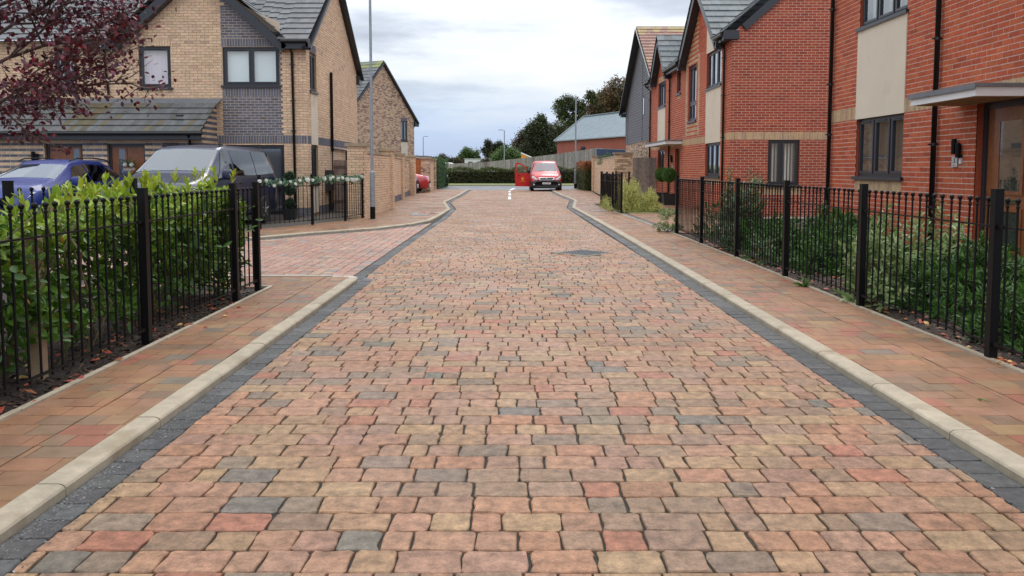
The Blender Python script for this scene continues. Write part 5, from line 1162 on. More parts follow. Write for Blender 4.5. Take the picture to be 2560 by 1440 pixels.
for i, (x, y, rx, ry, rz, lb) in enumerate(((4.25, 5.9, .62, .85, .60, 'dark green narrow-leaved shrub, nearest behind the right railings below the oak door'),
        (4.55, 7.7, .80, .95, .66, 'dark green narrow-leaved shrub behind the right railings beneath the three-pane window'),
        (5.1, 6.4, .75, .9, .60, 'dark green narrow-leaved shrub against the red wall under number plate 3'),
        (4.6, 10.6, .85, .95, .62, 'dark green narrow-leaved shrub behind the railings left of the white-edged shrub'),
        (4.2, 12.6, .62, 1.1, .62, 'dark green narrow-leaved shrub at the foot of the tall red-stemmed shrub'),
        (5.2, 12.5, .7, 1.0, .80, 'dark green narrow-leaved shrub in front of the downpipe between the two red houses'),
        (5.3, 9.2, .6, 1.0, .55, 'dark green narrow-leaved shrub by the red wall left of the near downpipe'))):
    shrub('evergreen_shrub', lb, 'shrub', (x, y, .04), (rx, ry, rz), 900, 12, .095, .027, (18, 90), darkt, nind=120 if i < 2 else 0, gstem=.009, up=1.0, lowcut=.25, group='evergreen shrubs behind the right railings')
def vart(C, k, n): return mixtone((.13, .24, .06), (.38, .46, .21), rng.beta(1.3, 1.6, n)) * rng.uniform(.8, 1.2, (n, 1))
shrub('variegated_shrub', 'pale green and cream leaved shrub leaning through the railings before the three-pane window', 'shrub', (3.66, 8.0, .04), (.30, .62, .92), 120, 9, .115, .040, (30, 95), vart, nind=150, up=.5, nst=16, gstem=.02, tmpl=(LEAF_V, LEAF_T))
shrub('variegated_shrub', 'taller pale green leaved shrub in front of the red wall right of the railing post', 'shrub', (4.45, 8.35, .04), (.42, .60, 1.0), 130, 9, .11, .038, (30, 95), vart, nind=0, up=.6, nst=16, gstem=.02, tmpl=(LEAF_V, LEAF_T))
def phot(C, k, n): return mixtone((.055, .125, .040), (.20, .30, .14), rng.beta(1.2, 2, n)) + (rng.random((n, 1)) < (.22 if k < 2 else .05)) * np.array([.16, .01, .01])
ph = shrub('photinia_shrub', 'tall shrub with grey-green leaves and reddish tips rising above the right railings', 'shrub', (3.86, 13.4, .04), (.36, .50, 1.28), 330, 9, .095, .036, (30, 95), phot, up=.5, nst=22, gstem=.018, tmpl=(LEAF_V, LEAF_T))
shrub('photinia_shrub', 'slender reddish-tipped shrub stem beside the taller one above the right railings', 'shrub', (4.22, 13.6, .04), (.20, .3, 1.50), 80, 8, .09, .034, (30, 95), phot, up=.6, nst=8, gstem=.018, tmpl=(LEAF_V, LEAF_T), shell=.2)
shrub('photinia_shrub', 'low grey-green leaved shrub spilling through the foot of the right railings', 'shrub', (3.66, 11.6, .04), (.26, .6, .42), 70, 9, .085, .030, (30, 95), phot, up=.2, gstem=.018, tmpl=(LEAF_V, LEAF_T), nst=8)
shrub('laurel_bush', 'low green leafy bush behind the far end of the long right railings', 'shrub', (4.1, 15.3, .04), (.5, .9, .78), 300, 9, .075, .024, (25, 90), lambda C, k, n: mixtone((.03, .09, .02), (.10, .2, .04), rng.random(n)), up=.8, tmpl=(SL_V, SL_T))
shrub('pale_green_shrub', 'small pale green shrub poking out beside the end post of the long right railings', 'shrub', (3.32, 16.9, .04), (.30, .30, .62), 75, 8, .085, .032, (30, 90), lambda C, k, n: mixtone((.10, .17, .05), (.40, .46, .2), rng.beta(1.2, 1.8, n)), up=.6, tmpl=(LEAF_V, LEAF_T), nst=8)
tf = empty('weed_tuft', (3.40, 9.0, .05), label='small bright green grass tuft at the edge of the right footpath', cat='weed')
n = 34; q = unit(rng.normal(0, 1, (n, 3)) * (1, 1, .35) + (0, 0, .35)); V, F, T = leaves(np.tile((3.36, 9.05, .05), (n, 1)) + rng.normal(0, .015, (n, 3)) * (1, 1, 0), q, np.tile((0, 0, 1.), (n, 1)), rng.uniform(.10, .19, n), np.full(n, .014), mixtone((.06, .16, .02), (.16, .30, .05), rng.random(n)), (SL_V, SL_T)); link('blades', np_mesh('blades', V, F, T, M['leaf'], True), tf)
for x, y, lb in ((2.62, 12.2, 'tiny weed in a joint of the right footpath, farther one'), (2.75, 4.55, 'tiny weed in a joint of the right footpath, nearer one')):
    tf = empty('weed_tuft', (x, y, .05), label=lb, cat='weed'); n = 16; q = unit(rng.normal(0, 1, (n, 3)) * (1, 1, .3) + (0, 0, .3)); V, F, T = leaves(np.tile((x, y, .05), (n, 1)) + rng.normal(0, .012, (n, 3)) * (1, 1, 0), q, np.tile((0, 0, 1.), (n, 1)), rng.uniform(.02, .045, n), np.full(n, .006), mixtone((.06, .16, .02), (.16, .30, .05), rng.random(n)), (SL_V, SL_T)); link('blades', np_mesh('blades', V, F, T, M['leaf'], True), tf)
def euo(C, k, n): return mixtone((.24, .31, .05), (.70, .67, .24), rng.beta(1.5, 1.4, n) + .08) * rng.uniform(.8, 1.15, (n, 1))
shrub('euonymus_shrub', 'yellow-green variegated shrub, taller one just right of the small black railings', 'shrub', (3.72, 25.3, .05), (.46, .8, 1.12), 1100, 8, .052, .034, (25, 95), euo, 'leaf_dull', (SL_V, SL_T), up=.7, lowcut=.2, gstem=.02)
shrub('euonymus_shrub', 'yellow-green variegated shrub at the lawn edge, farther from the small black railings', 'shrub', (4.35, 25.2, .05), (.42, .7, .80), 800, 8, .052, .034, (25, 95), euo, 'leaf_dull', (SL_V, SL_T), up=.7, lowcut=.2, gstem=.02)
shrub('euonymus_shrub', 'thin yellow-green shoots poking out through the small black railings', 'shrub', (3.18, 26.6, .05), (.14, 1.9, .52), 330, 8, .045, .024, (25, 95), euo, 'leaf_dull', (SL_V, SL_T), up=.9, shell=.1, gstem=.02)
# topiary
def topiary(label, x, y, z0, R_, zc, planter=True, tone=((.045, .13, .02), (.14, .29, .05)), g=None, px=.2, ph_=.42):
    root = empty('potted_topiary', (x, y, z0), label=label, cat='potted plant', group=g)
    for zc_ in zc:
        nr = int(900 * (R_ / .3) ** 2) + 150; q = unit(rng.normal(0, 1, (nr, 3))); C = q * (R_ * (.75 + .25 * rng.random((nr, 1)))) + np.array([x, y, z0 + zc_])
        plant(root, [rosettes(C, q + rng.normal(0, .35, (nr, 3)), 6, np.full(nr, .045), np.full(nr, .018), (20, 85), lambda C, k, n: mixtone(tone[0], tone[1], rng.random(n)), .01)], 0, 'leaf', (SL_V, SL_T), nm='leaf_ball')
        b = MB(); b.ball((x, y, z0 + zc_), R_ * .72, 10, 6, (.015, .03, .01)); b.build('inner_core', M['bark'], root)  # near-black solid ball filling the middle of the leaves
    b = MB(); b.tube([(x, y, z0 + ph_ - .05), (x + .03, y, z0 + ph_ + .15), (x - .02, y, z0 + max(zc))], .018, 6, (.14, .09, .06)); b.build('stem', M['bark'], root)
    b = MB()
    vs = [(x + sx * w, y + sy * w, z0 + z) for z, w in ((0, px * .85), (ph_, px)) for sx, sy in ((-1, -1), (1, -1), (1, 1), (-1, 1))]; b.add(vs, [(0, 3, 2, 1), (0, 1, 5, 4), (1, 2, 6, 5), (2, 3, 7, 6), (3, 0, 4, 7)])
    w2 = px * .88; vs = [(x + sx * w2, y + sy * w2, z0 + ph_ - .03) for sx, sy in ((-1, -1), (1, -1), (1, 1), (-1, 1))]; b.add(vs, [(0, 1, 2, 3)]); b.build('planter', M['plastic'], root)
    return root
topiary('round clipped bush in a square black planter, left one by the second red house', 5.86, 31.0, .05, .30, (1.12,), px=.24)
topiary('round clipped bush in a square black planter, right one hidden partly by the railing post', 5.86, 29.6, .05, .29, (1.12,), px=.24)
topiary('three-ball clipped plant in a dark pot against the buff house behind the garland', -5.95, 21.2, .05, .155, (.42, .78, 1.13), tone=((.010, .035, .014), (.035, .085, .035)), px=.16, ph_=.28)
# vines/plant on the far right gate
shrub('wall_shrub', 'thin leafy shrub climbing above the boarded gate before the grey clad house', 'shrub', (6.0, 35.9, 1.2), (.35, .4, 1.5), 130, 7, .06, .03, (30, 90), lambda C, k, n: mixtone((.05, .08, .03), (.16, .2, .09), rng.random(n)), 'leaf_dull', up=.6, shell=.1, nst=10)
shrub('wall_top_shrub', 'green shrub growing over the top of the pale garden wall on the right', 'shrub', (4.95, 41, 1.6), (.45, 2.2, .6), 380, 7, .08, .035, (30, 90), lambda C, k, n: mixtone((.05, .09, .02), (.17, .25, .08), rng.random(n)), 'leaf_dull', up=.6, shell=.2, nst=10)

# hedges farther off
def hedge(label, x0, x1, y0, y1, z0, z1, n, L, pal, m='leaf_dull', wob=.12, density=6, name='clipped_hedge', topc=None):
    root = empty(name, ((x0 + x1) / 2, (y0 + y1) / 2, z0), label=label, cat='hedge'); C = np.stack([rng.uniform(x0, x1, n), rng.uniform(y0, y1, n), rng.uniform(z0, z1, n)], 1); A = rng.normal(0, .5, (n, 3))
    s = rng.choice(4, n, p=[.35, .25, .2, .2]); C[s == 0, 1] = y0; A[s == 0, 1] -= 1; C[s == 1, 2] = z1; A[s == 1, 2] += 1; C[s == 2, 0] = x0; A[s == 2, 0] -= 1; C[s == 3, 0] = x1; A[s == 3, 0] += 1
    C += rng.normal(0, wob * .5, (n, 3)) + (wob * np.sin(C[:, 0] * 2.1 + C[:, 1]) * .8)[:, None] * np.array([0, 0, 1]); C[:, 2] = np.maximum(C[:, 2], z0 + .03)
    def tf(C, k, n):
        i = rng.choice(len(pal), n); t = np.array(pal)[i] * rng.uniform(.7, 1.25, (n, 1))
        if topc is not None: t = mixtone(t, np.tile(topc, (n, 1)) * rng.uniform(.8, 1.2, (n, 1)), (C[:, 2] - z1 + .45) * 2.5 + rng.normal(0, .3, n))
        return t
    plant(root, [rosettes(C, A, density, np.full(n, L), np.full(n, L * .55), (25, 90), tf, .02)], 0, m, (QD_V, QD_T))
    b = MB(); b.box(x0 + .18, x1 - .18, y0 + .18, y1 - .18, z0, z1 - .2, (.012, .018, .008)); b.build('inner_core', M['bark'], root); return root  # near-black solid box filling the hedge behind its outer leaves
hedge('tall green clipped hedge beyond the left brick wall piers', -6.0, -5.0, 53.5, 62, .04, 2.05, 2800, .10, [(.04, .10, .025), (.07, .15, .04), (.10, .18, .06)])
hedge('orange and green clipped hedge to the right of the lamp post', 4.45, 5.4, 48.6, 55.5, .04, 1.7, 2400, .10, [(.07, .11, .03), (.13, .10, .03), (.06, .10, .03)], topc=(.30, .10, .03))
hedge('long dark beech hedge across the end of the street behind the red van', -9.5, 9.5, 74, 75.4, .04, 1.32, 7000, .16, [(.050, .065, .020), (.085, .10, .026), (.11, .055, .026), (.032, .040, .014)], wob=.16, topc=(.09, .11, .03))

# ================================================================== GARLAND
gl = empty('flower_garland', (-4.8, 19.2, 1.1), label='green garland with white roses strung along the railings before the buff house', cat='garland')
gp_ = [(-5.65, 17.66, 1.12), (-5.2, 18.4, 1.06), (-4.82, 19.06, 1.13), (-4.57, 19.75, 1.15), (-4.32, 20.46, 1.14), (-4.21, 21.1, 1.12), (-4.09, 21.68, 1.15)]; GC = []
for P, Q in zip(gp_, gp_[1:]):
    for _ in range(75): f = random.random(); GC.append([P[j] + (Q[j] - P[j]) * f + random.gauss(0, .025 if j < 2 else .045) for j in range(3)])
GC = np.array(GC); k = len(GC)
plant(gl, [rosettes(GC, rng.normal(0, 1, (k, 3)) + (.3, -.3, -.1), 5, np.full(k, .07), np.full(k, .03), (20, 90), lambda C, k_, n: mixtone((.06, .16, .08), (.22, .38, .24), rng.random(n)), .005)], 0, 'leaf_dull', (SL_V, SL_T), nm='garland_leaves')
b = MB(); b.tube(gp_, .008, 5, (.05, .1, .04)); b.build('cord', M['bark'], gl)
rm = MB()
for ly in range(3):
    for i in range(6): a = i * 1.047 + ly * .5; r = .038 - ly * .010; rm.add([(0, 0, ly * .008), (r * math.cos(a - .5), r * math.sin(a - .5), .008 + ly * .014), (r * 1.15 * math.cos(a), r * 1.15 * math.sin(a), .014 + ly * .016), (r * math.cos(a + .5), r * math.sin(a + .5), .008 + ly * .014)], [(0, 1, 2, 3)])
rm.ball((0, 0, .03), .014, 6, 4); RM_ = rm.mesh('rose', M['flower'], True)
for i in range(24):
    f = (i + random.uniform(-.3, .3)) / 24 * (len(gp_) - 1); f = min(max(f, 0), len(gp_) - 1.001); j = int(f); P = [gp_[j][a] + (gp_[j + 1][a] - gp_[j][a]) * (f - j) for a in range(3)]
    if 8 < i < 11: continue
    o = link('rose', RM_, gl, world=False); o.location = (P[0] + 4.8 + .035 + random.gauss(0, .01), P[1] - 19.2 - .04, P[2] - 1.1 + random.gauss(0, .025)); o.rotation_euler = (R(70 + random.uniform(-25, 25)), 0, R(30 + random.uniform(-30, 30))); s = random.uniform(.8, 1.5); o.scale = (s, s, s)
# wreath with sign on the second door
wr = empty('door_wreath', (-9.85, YP - .1, 1.5), label='small wreath with white flowers hanging on the right-hand wooden door', cat='wreath')
cx_, cz_ = xp(329, YP), 1.53; k = 60; GCw = np.array([(cx_, YP - .10, cz_)]) + rng.normal(0, 1, (k, 3)) * (.11, .02, .05)
plant(wr, [rosettes(GCw, rng.normal(0, 1, (k, 3)) + (0, -.8, 0), 5, np.full(k, .08), np.full(k, .025), (20, 80), lambda C, k_, n: mixtone((.05, .11, .05), (.16, .25, .13), rng.random(n)), .01)], 0, 'leaf_dull', (SL_V, SL_T))
for dx in (-.07, .10): o = link('rose', RM_, wr, world=False); o.location = (cx_ + dx + 9.85, -.05, cz_ - 1.5 - .02); o.rotation_euler = (R(90), 0, 0); o.scale = (1.3,) * 3
b = MB(); b.box(cx_ - .16, cx_ + .16, YP - .09, YP - .075, 1.36, 1.43, (.45, .33, .25)); b.build('hanging_sign', M['timber'], wr); b = MB(); b.tube([(cx_ - .1, YP - .09, 1.55), (cx_, YP - .09, 1.75), (cx_ + .1, YP - .09, 1.55)], .004, 4); b.build('hanging_string', M['plastic'], wr)

# ================================================================== VEHICLES
def ringpts(st):
    y, zb, zl, zt, wb, wl2_, wr = st
    return [(0, zb), (wb * .9, zb), (wb, zb + .10 * min(1, (zl - zb) / .3)), (wl2_, zb + (zl - zb) * .55), (wl2_ * .985, zl), ((wl2_ * .985 + wr) / 2 + .012, (zl + zt - .06) / 2), (wr, zt - .085), (wr - .035, zt - .03), (wr - .13, zt), (0, zt + .02)]
class Body:
    def __init__(s, sts): s.st = sts
    def S(s, y, v):
        st = s.st
        if y <= st[0][0]: P = st[0]
        elif y >= st[-1][0]: P = st[-1]
        else:
            for a, b_ in zip(st, st[1:]):
                if y <= b_[0]: f = (y - a[0]) / (b_[0] - a[0]); P = tuple(p + (q - p) * f for p, q in zip(a, b_)); break
        r = ringpts(P); i = min(8, int(v)); f = v - i; return (r[i][0] + (r[i + 1][0] - r[i][0]) * f, y, r[i][1] + (r[i + 1][1] - r[i][1]) * f)
    def build(s, name, m, root, sub=1):
        b = MB(); R_ = []
        for st in s.st:
            h = ringpts(st); R_.append([(x, st[0], z) for x, z in h] + [(-x, st[0], z) for x, z in h[-2:0:-1]])
        k = len(R_[0]); vs = [p for r in R_ for p in r]; fs = [(i * k + j, i * k + (j + 1) % k, (i + 1) * k + (j + 1) % k, (i + 1) * k + j) for i in range(len(R_) - 1) for j in range(k)]
        fs += [tuple(range(k)), tuple((len(R_) - 1) * k + j for j in range(k))]; b.add(vs, fs)
        o = b.build(name, m, root, smooth=True, world=False)
        return o
    def patch(s, pts, name, m, root, off=.006, n=6, side=1, both=False, world=False, parent=None):
        """pts: four (y,v) corners: bottom-front, bottom-rear, top-rear, top-front"""
        b = MB()
        for sd in ((1, -1) if both else (side,)):
            vs = []
            for i in range(n + 1):
                for j in range(n + 1):
                    f, g = i / n, j / n; a = [pts[0][k] + (pts[1][k] - pts[0][k]) * f for k in (0, 1)]; c = [pts[3][k] + (pts[2][k] - pts[3][k]) * f for k in (0, 1)]; y, v = a[0] + (c[0] - a[0]) * g, a[1] + (c[1] - a[1]) * g
                    P = Vector(s.S(y, v)); e = .01; t1 = Vector(s.S(y + e, v)) - Vector(s.S(y - e, v)); t2 = Vector(s.S(y, min(9, v + e))) - Vector(s.S(y, v - e)); N = t2.cross(t1)
                    N = N.normalized() if N.length > 1e-9 else Vector((0, 0, 1))
                    if N.x < -1e-3 and P.x > .05: N = -N
                    if N.z < -.2: N = -N
                    P += N * off; vs.append((P.x * sd, P.y, P.z))
            b.add(vs, [(i * (n + 1) + j, (i + 1) * (n + 1) + j, (i + 1) * (n + 1) + j + 1, i * (n + 1) + j + 1) for i in range(n) for j in range(n)])
        return b.build(name, m, parent or root, smooth=True, world=False)
def wheel(root, x, y, r, side, w=.21, steel=False):
    b = MB(); b.lathe([(r * .60, -w / 2), (r * .93, -w / 2), (r, -w * .36), (r, w * .36), (r * .93, w / 2), (r * .60, w / 2)], (x, y, r), 28, axis='x'); t = b.build('wheel', M['tyre'], root, world=False)
    b = MB(); sx = x + side * w * .40; b.lathe([(r * .66, sx - .012), (r * .66, sx + .004), (r * .60, sx + .004), (r * .58, sx - .012)], (0, y, r), 24, axis='x')
    for k in range(5):
        a = k * 2 * math.pi / 5 + .3; A = Vector((sx, y, r)); B = A + Vector((0, math.cos(a), math.sin(a))) * r * .6; b.beam(A, B, .02, .075, up=(1, 0, 0)) if False else b.tube([A, B], .035, 6, r2=.026)
    b.lathe([(.055, sx - .01), (.055, sx + .028), (.03, sx + .034)], (0, y, r), 12, axis='x'); b.build('rim', M['plastic'] if steel else M['alloy'], t, world=False)
    b = MB(); b.lathe([(r * .60, x - side * .01), (r * .60, x + side * .02)], (0, y, r), 20, axis='x'); b.build('brake_disc', M['plastic'], t, world=False)
def arch(root, x, y, r, side):
    b = MB(); n = 20; vs = []
    for i in range(n + 1): a = math.pi * (-.12 + 1.24 * i / n); vs += [(x, y + math.cos(a) * r, max(.12, r * .86 + math.sin(a) * r)), (x, y, .2)]
    b.add(vs, [(2 * i, 2 * i + 2, 2 * i + 3, 2 * i + 1) for i in range(n)]); b.build('wheel_arch', M['plastic'], root, world=False)
def mirror(root, x, y, z, side, m):
    b = MB(); vs = []; n_, k_ = 16, 9; pw = lambda t, e: math.copysign(abs(t) ** e, t)
    for i in range(k_ + 1):
        v_ = -math.pi / 2 + math.pi * i / k_
        for j in range(n_): a = 2 * math.pi * j / n_; vs.append((x + side * .15 + .115 * pw(math.cos(v_), .5) * pw(math.cos(a), .5), y + .07 * pw(math.cos(v_), .6) * pw(math.sin(a), .7), z + .115 * pw(math.sin(v_), .6)))
    b.add(vs, [(i * n_ + j, i * n_ + (j + 1) % n_, (i + 1) * n_ + (j + 1) % n_, (i + 1) * n_ + j) for i in range(k_) for j in range(n_)])
    o = b.build('door_mirror', m, root, smooth=True, world=False)
    b = MB(); b.beam((x - side * .02, y + .02, z - .10), (x + side * .12, y, z - .07), .06, .05); b.build('mirror_arm', M['plastic'], o, world=False)
def veh(name, label, cat, loc, rz, group=None):
    t = empty(name, loc, label=label, cat=cat, group=group); t.rotation_euler = (0, 0, rz); return t

# navy van
v = veh('parked_van', 'dark navy people-carrier van parked nose towards us beside the buff house', 'van', (-7.52, 16.15, .05), R(-4.5))
NB = Body([(0, .35, .60, .80, .66, .74, .62), (.08, .26, .72, .96, .84, .90, .78), (.35, .24, .88, 1.06, .94, .97, .88), (.75, .22, 1.00, 1.14, .97, .985, .90), (1.05, .22, 1.08, 1.24, .975, .99, .87), (1.12, .22, 1.09, 1.27, .975, .99, .86), (1.90, .22, 1.12, 1.80, .98, .99, .74), (2.05, .22, 1.12, 1.86, .98, .99, .76), (2.5, .22, 1.12, 1.89, .98, .99, .78), (4.5, .22, 1.12, 1.88, .98, .985, .78), (4.75, .25, 1.12, 1.83, .97, .97, .75), (4.93, .30, 1.10, 1.66, .92, .92, .72), (4.98, .40, 1.0, 1.40, .86, .86, .70)])
body = NB.build('body', M['paint_navy'], v)
NB.patch([(1.16, 9), (1.16, 7.15), (1.86, 7.25), (1.86, 9)], 'windscreen', M['carglass'], v, .006, 8, both=True)
b = MB(); b.box(-.8, .8, 1.5, 1.55, .6, 1.2); b.build('dashboard', M['plastic'], v, world=False)
NB.patch([(1.32, 4.25), (2.18, 4.15), (2.18, 5.95), (1.92, 5.95)], 'side_window', M['sideglass'], v, .016, 18, both=True)
for s in (1, -1): NB.patch([(2.30, 4.2), (3.45, 4.2), (3.45, 5.92), (2.30, 5.92)], 'side_window', M['sideglass'], v, .008, 5, side=s); NB.patch([(3.49, 4.2), (4.72, 4.35), (4.55, 5.9), (3.49, 5.92)], 'side_window', M['sideglass'], v, .008, 5, side=s)
for x_ in (.991, -.991):
    sd = 1 if x_ > 0 else -1
    for y_ in (.92, 3.85): arch(v, x_ + sd * .004, y_, .40, sd); wheel(v, x_ - sd * .07, y_, .335, sd)
for y_ in (2.25, 3.47): 
    for z0_, z1_ in ((.3, 1.1),): NB.patch([(y_, 2.2), (y_ + .012, 2.2), (y_ + .012, 4.0), (y_, 4.0)], 'door_seam', M['plastic'], v, .002, 4, both=True)
for y_ in (2.05, 2.45): b = MB(); [b.box(s * .985 - .015, s * .985 + .02, y_, y_ + .16, 1.0, 1.03) for s in (1,)]; b.build('door_handle', M['plastic'], v, world=False)
NB.patch([(2.3, 4.05), (4.8, 4.05), (4.8, 4.13), (2.3, 4.13)], 'window_trim', M['plastic'], v, .003, 4, both=True)
mirror(v, 1.0, 1.42, 1.22, 1, M['paint_navy']); mirror(v, -1.0, 1.42, 1.22, -1, M['paint_navy'])
b = MB()
for s in (1, -1):
    for y_ in (2.1, 4.3): b.box(s * .66 - .03, s * .66 + .03, y_, y_ + .12, 1.885, 1.92)
b.build('roof_bracket', M['plastic'], v, world=False, kind='stuff')
b = MB(); b.add([(-.5, -.012, .66), (.5, -.012, .66), (.58, .03, .92), (-.58, .03, .92)], [(0, 1, 2, 3)]); b.build('grille', M['plastic'], v, world=False)
for s in (1, -1): b = MB(); b.add([(s * .56, .035, .72), (s * .86, .10, .76), (s * .90, .28, .98), (s * .60, .09, .92)], [(0, 1, 2, 3)]); b.build('headlight', M['lamp'], v, world=False)
for s in (1, -1): NB.patch([(.45, 8.3), (.95, 8.2), (.95, 8.5), (.45, 8.6)], 'bonnet_crease', M['plastic'], v, .002, 3, side=s)

def suv(root, paint, H=1.62, rails=True, seams=True):
    B_ = Body([(0, .32, .55, .74, .58, .64, .5), (.08, .25, .66, .90, .80, .84, .70), (.4, .22, .84, 1.00, .88, .91, .80), (.85, .2, .92, 1.05, .90, .925, .83), (1.12, .2, .96, 1.10, .90, .925, .80), (1.18, .2, .965, 1.12, .90, .925, .79), (1.98, .2, 1.0, H - .10, .90, .925, .62), (2.15, .2, 1.0, H - .04, .90, .925, .62), (2.6, .2, 1.01, H, .9, .925, .62), (3.4, .2, 1.03, H - .02, .9, .925, .60), (3.9, .22, 1.06, H - .12, .9, .92, .56), (4.2, .26, 1.06, H - .32, .88, .90, .56), (4.38, .3, 1.0, H - .50, .84, .86, .6), (4.44, .36, .85, 1.0, .78, .80, .6)])
    B_.build('body', paint, root); B_.patch([(1.22, 9), (1.22, 7.1), (1.93, 7.2), (1.93, 9)], 'windscreen', M['carglass'], root, .006, 8, both=True)
    for s in (1, -1):
        for q in ([(1.45, 4.2), (2.42, 4.15), (2.42, 5.9), (2.02, 5.9)], [(2.47, 4.15), (3.25, 4.2), (3.20, 5.9), (2.47, 5.9)], [(3.30, 4.2), (4.02, 4.7), (3.68, 5.75), (3.25, 5.9)]): B_.patch(q, 'side_window', M['sideglass'], root, .012, 12, side=s)
    if rails:
        for s in (1, -1): b = MB(); b.tube([(s * .60, 2.05, H - .03), (s * .62, 2.3, H + .035), (s * .61, 3.0, H + .05), (s * .59, 3.6, H + .01), (s * .56, 3.9, H - .08)], .018, 6); b.build('roof_rail', M['plastic'], root, world=False)
    for x_ in (.925, -.925):
        sd = 1 if x_ > 0 else -1
        for y_ in (.82, 3.5): arch(root, x_ + sd * .004, y_, .385, sd); wheel(root, x_ - sd * .06, y_, .325, sd)
    mirror(root, .92, 1.5, 1.06, 1, paint); mirror(root, -.92, 1.5, 1.06, -1, paint)
    for s in (1, -1): b = MB(); b.add([(s * .50, .06, .70), (s * .80, .10, .72), (s * .88, .32, .86), (s * .56, .14, .84)], [(0, 1, 2, 3)]); b.build('headlight', M['lamp'], root, world=False)
    b = MB(); b.add([(-.42, -.006, .48), (.42, -.006, .48), (.46, .035, .78), (-.46, .035, .78)], [(0, 1, 2, 3)]); b.build('grille', M['plastic'], root, world=False)
    b = MB(); b.box(-.26, .26, -.03, -.01, .42, .53); b.build('number_plate', M['plate'], root, world=False)
    b = MB(); b.lathe([(.09, 0), (.10, .01)], (0, 1.0, 0), 6); return B_
v = veh('parked_car', 'bright blue estate car with black roof rails parked left of the navy van', 'car', (-10.92, 16.4, .05), R(-1.5)); suv(v, M['paint_blue'], 1.56)
v = veh('parked_car', 'red car whose nose shows past the end of the left garden wall', 'car', (-4.72, 45.5, .05), R(90)); suv(v, M['paint_red2'], 1.48, rails=False)
v = veh('parked_car', 'dark car mostly hidden behind the left wall pier, in front of the red car', 'car', (-5.12, 42.9, .05), R(90)); suv(v, M['paint_navy'], 1.45, rails=False)

# red van
v = veh('red_van', 'red delivery van facing us at the end of the street with its driver door open', 'van', (2.15, 49.4, .0), 0)
RV = Body([(0, .30, .56, .70, .74, .80, .70), (.05, .24, .66, .86, .84, .88, .78), (.22, .20, .80, .98, .90, .93, .82), (.60, .20, .94, 1.10, .94, .955, .85), (.95, .20, 1.04, 1.20, .95, .96, .83), (1.0, .20, 1.05, 1.22, .95, .96, .82), (1.75, .20, 1.10, 1.80, .955, .96, .70), (1.95, .20, 1.10, 1.87, .955, .96, .71), (2.4, .20, 1.10, 1.90, .955, .96, .73), (4.4, .20, 1.10, 1.90, .955, .955, .73), (4.6, .26, 1.10, 1.78, .93, .93, .70)])
RV.build('body', M['paint_red'], v)
RV.patch([(1.03, 9), (1.03, 7.3), (1.70, 7.45), (1.70, 9)], 'windscreen', M['carglass'], v, .006, 8, both=True)
b = MB(); b.add([(-.35, 1.22, 1.16), (.22, 1.22, 1.16), (.30, 1.45, 1.42), (-.22, 1.45, 1.46)], [(0, 1, 2, 3)], (.75, .78, .74)); b.build('papers', M['curtain'], v, world=False)
RV.patch([(1.22, 4.2), (2.0, 4.15), (2.0, 5.95), (1.78, 5.95)], 'side_window', M['sideglass'], v, .008, 6, side=1)
RV.patch([(1.1, 2.3), (2.02, 2.3), (2.02, 6.0), (1.74, 6.0)], 'door_opening', M['room'], v, .004, 6, side=-1)
LB2 = Body([(-.05, .24, .42, .60, .70, .76, .72), (-.03, .20, .48, .66, .84, .88, .80), (.10, .18, .50, .70, .93, .955, .90), (.42, .18, .52, .72, .955, .968, .93)]); LB2.build('bumper', M['plastic'], v)
b = MB(); b.add([(-.40, -.045, .70), (.40, -.045, .70), (.50, -.005, .83), (.46, .02, .865), (-.46, .02, .865), (-.50, -.005, .83)], [(0, 1, 2, 3, 4, 5)]); b.build('grille_rim', M['chrome'], v, world=False)
b = MB(); b.add([(-.36, -.052, .72), (.36, -.052, .72), (.45, -.012, .82), (.42, .008, .845), (-.42, .008, .845), (-.45, -.012, .82)], [(0, 1, 2, 3, 4, 5)]); b.build('grille', M['plastic'], v, world=False)
b = MB(); b.add([(-.05, -.060, .81), (.05, -.060, .83), (.03, -.062, .78), (.04, -.062, .735), (0, -.062, .75), (-.045, -.062, .735), (-.03, -.062, .78)], [(0, 1, 2, 3, 4, 5, 6)]); b.build('badge', M['chrome'], v, world=False)
for s in (1, -1):
    b = MB(); b.add([(s * .55, .00, .72), (s * .80, .02, .74), (s * .915, .20, .82), (s * .90, .24, .98), (s * .84, .17, .965), (s * .66, .04, .85)], [(0, 1, 2, 3, 4, 5)]); h = b.build('headlight', M['lamp'], v, world=False)
    b = MB(); b.ball((s * .80, .07, .83), .05, 8, 5); b.build('reflector', M['chrome'], h, world=False)
    b = MB(); b.lathe([(.05, -.06), (.05, -.03)], (s * .78, 0, .42), 10, axis='y'); b.build('fog_light', M['lamp'], v, world=False)
    b = MB(); b.beam((s * .1 - .3, 1.02, 1.25), (s * .1 + .33, 1.12, 1.29), .02, .02); b.build('wiper', M['plastic'], v, world=False)
b = MB(); b.box(-.26, .26, -.085, -.06, .44, .555); p_ = b.build('number_plate', M['plate'], v, world=False)
Rf = Matrix.Rotation(R(90), 4, 'X')
def ltext(s, size, parent, loc, m, rot=Rf):
    cu = bpy.data.curves.new('t', 'FONT'); cu.body = s; cu.size = size; cu.align_x = 'CENTER'; cu.align_y = 'CENTER'; cu.extrude = .001
    o = bpy.data.objects.new('tmp', cu); COL.objects.link(o); bpy.context.view_layer.update(); me = bpy.data.meshes.new_from_object(o.evaluated_get(bpy.context.evaluated_depsgraph_get())); bpy.data.objects.remove(o)
    me.materials.clear(); me.materials.append(m); me.transform(Matrix.Translation(Vector(loc)) @ rot); return link('lettering', me, parent, world=False)
ltext('KR72 BPV', .105, p_, (0, -.087, .497), M['ink'])
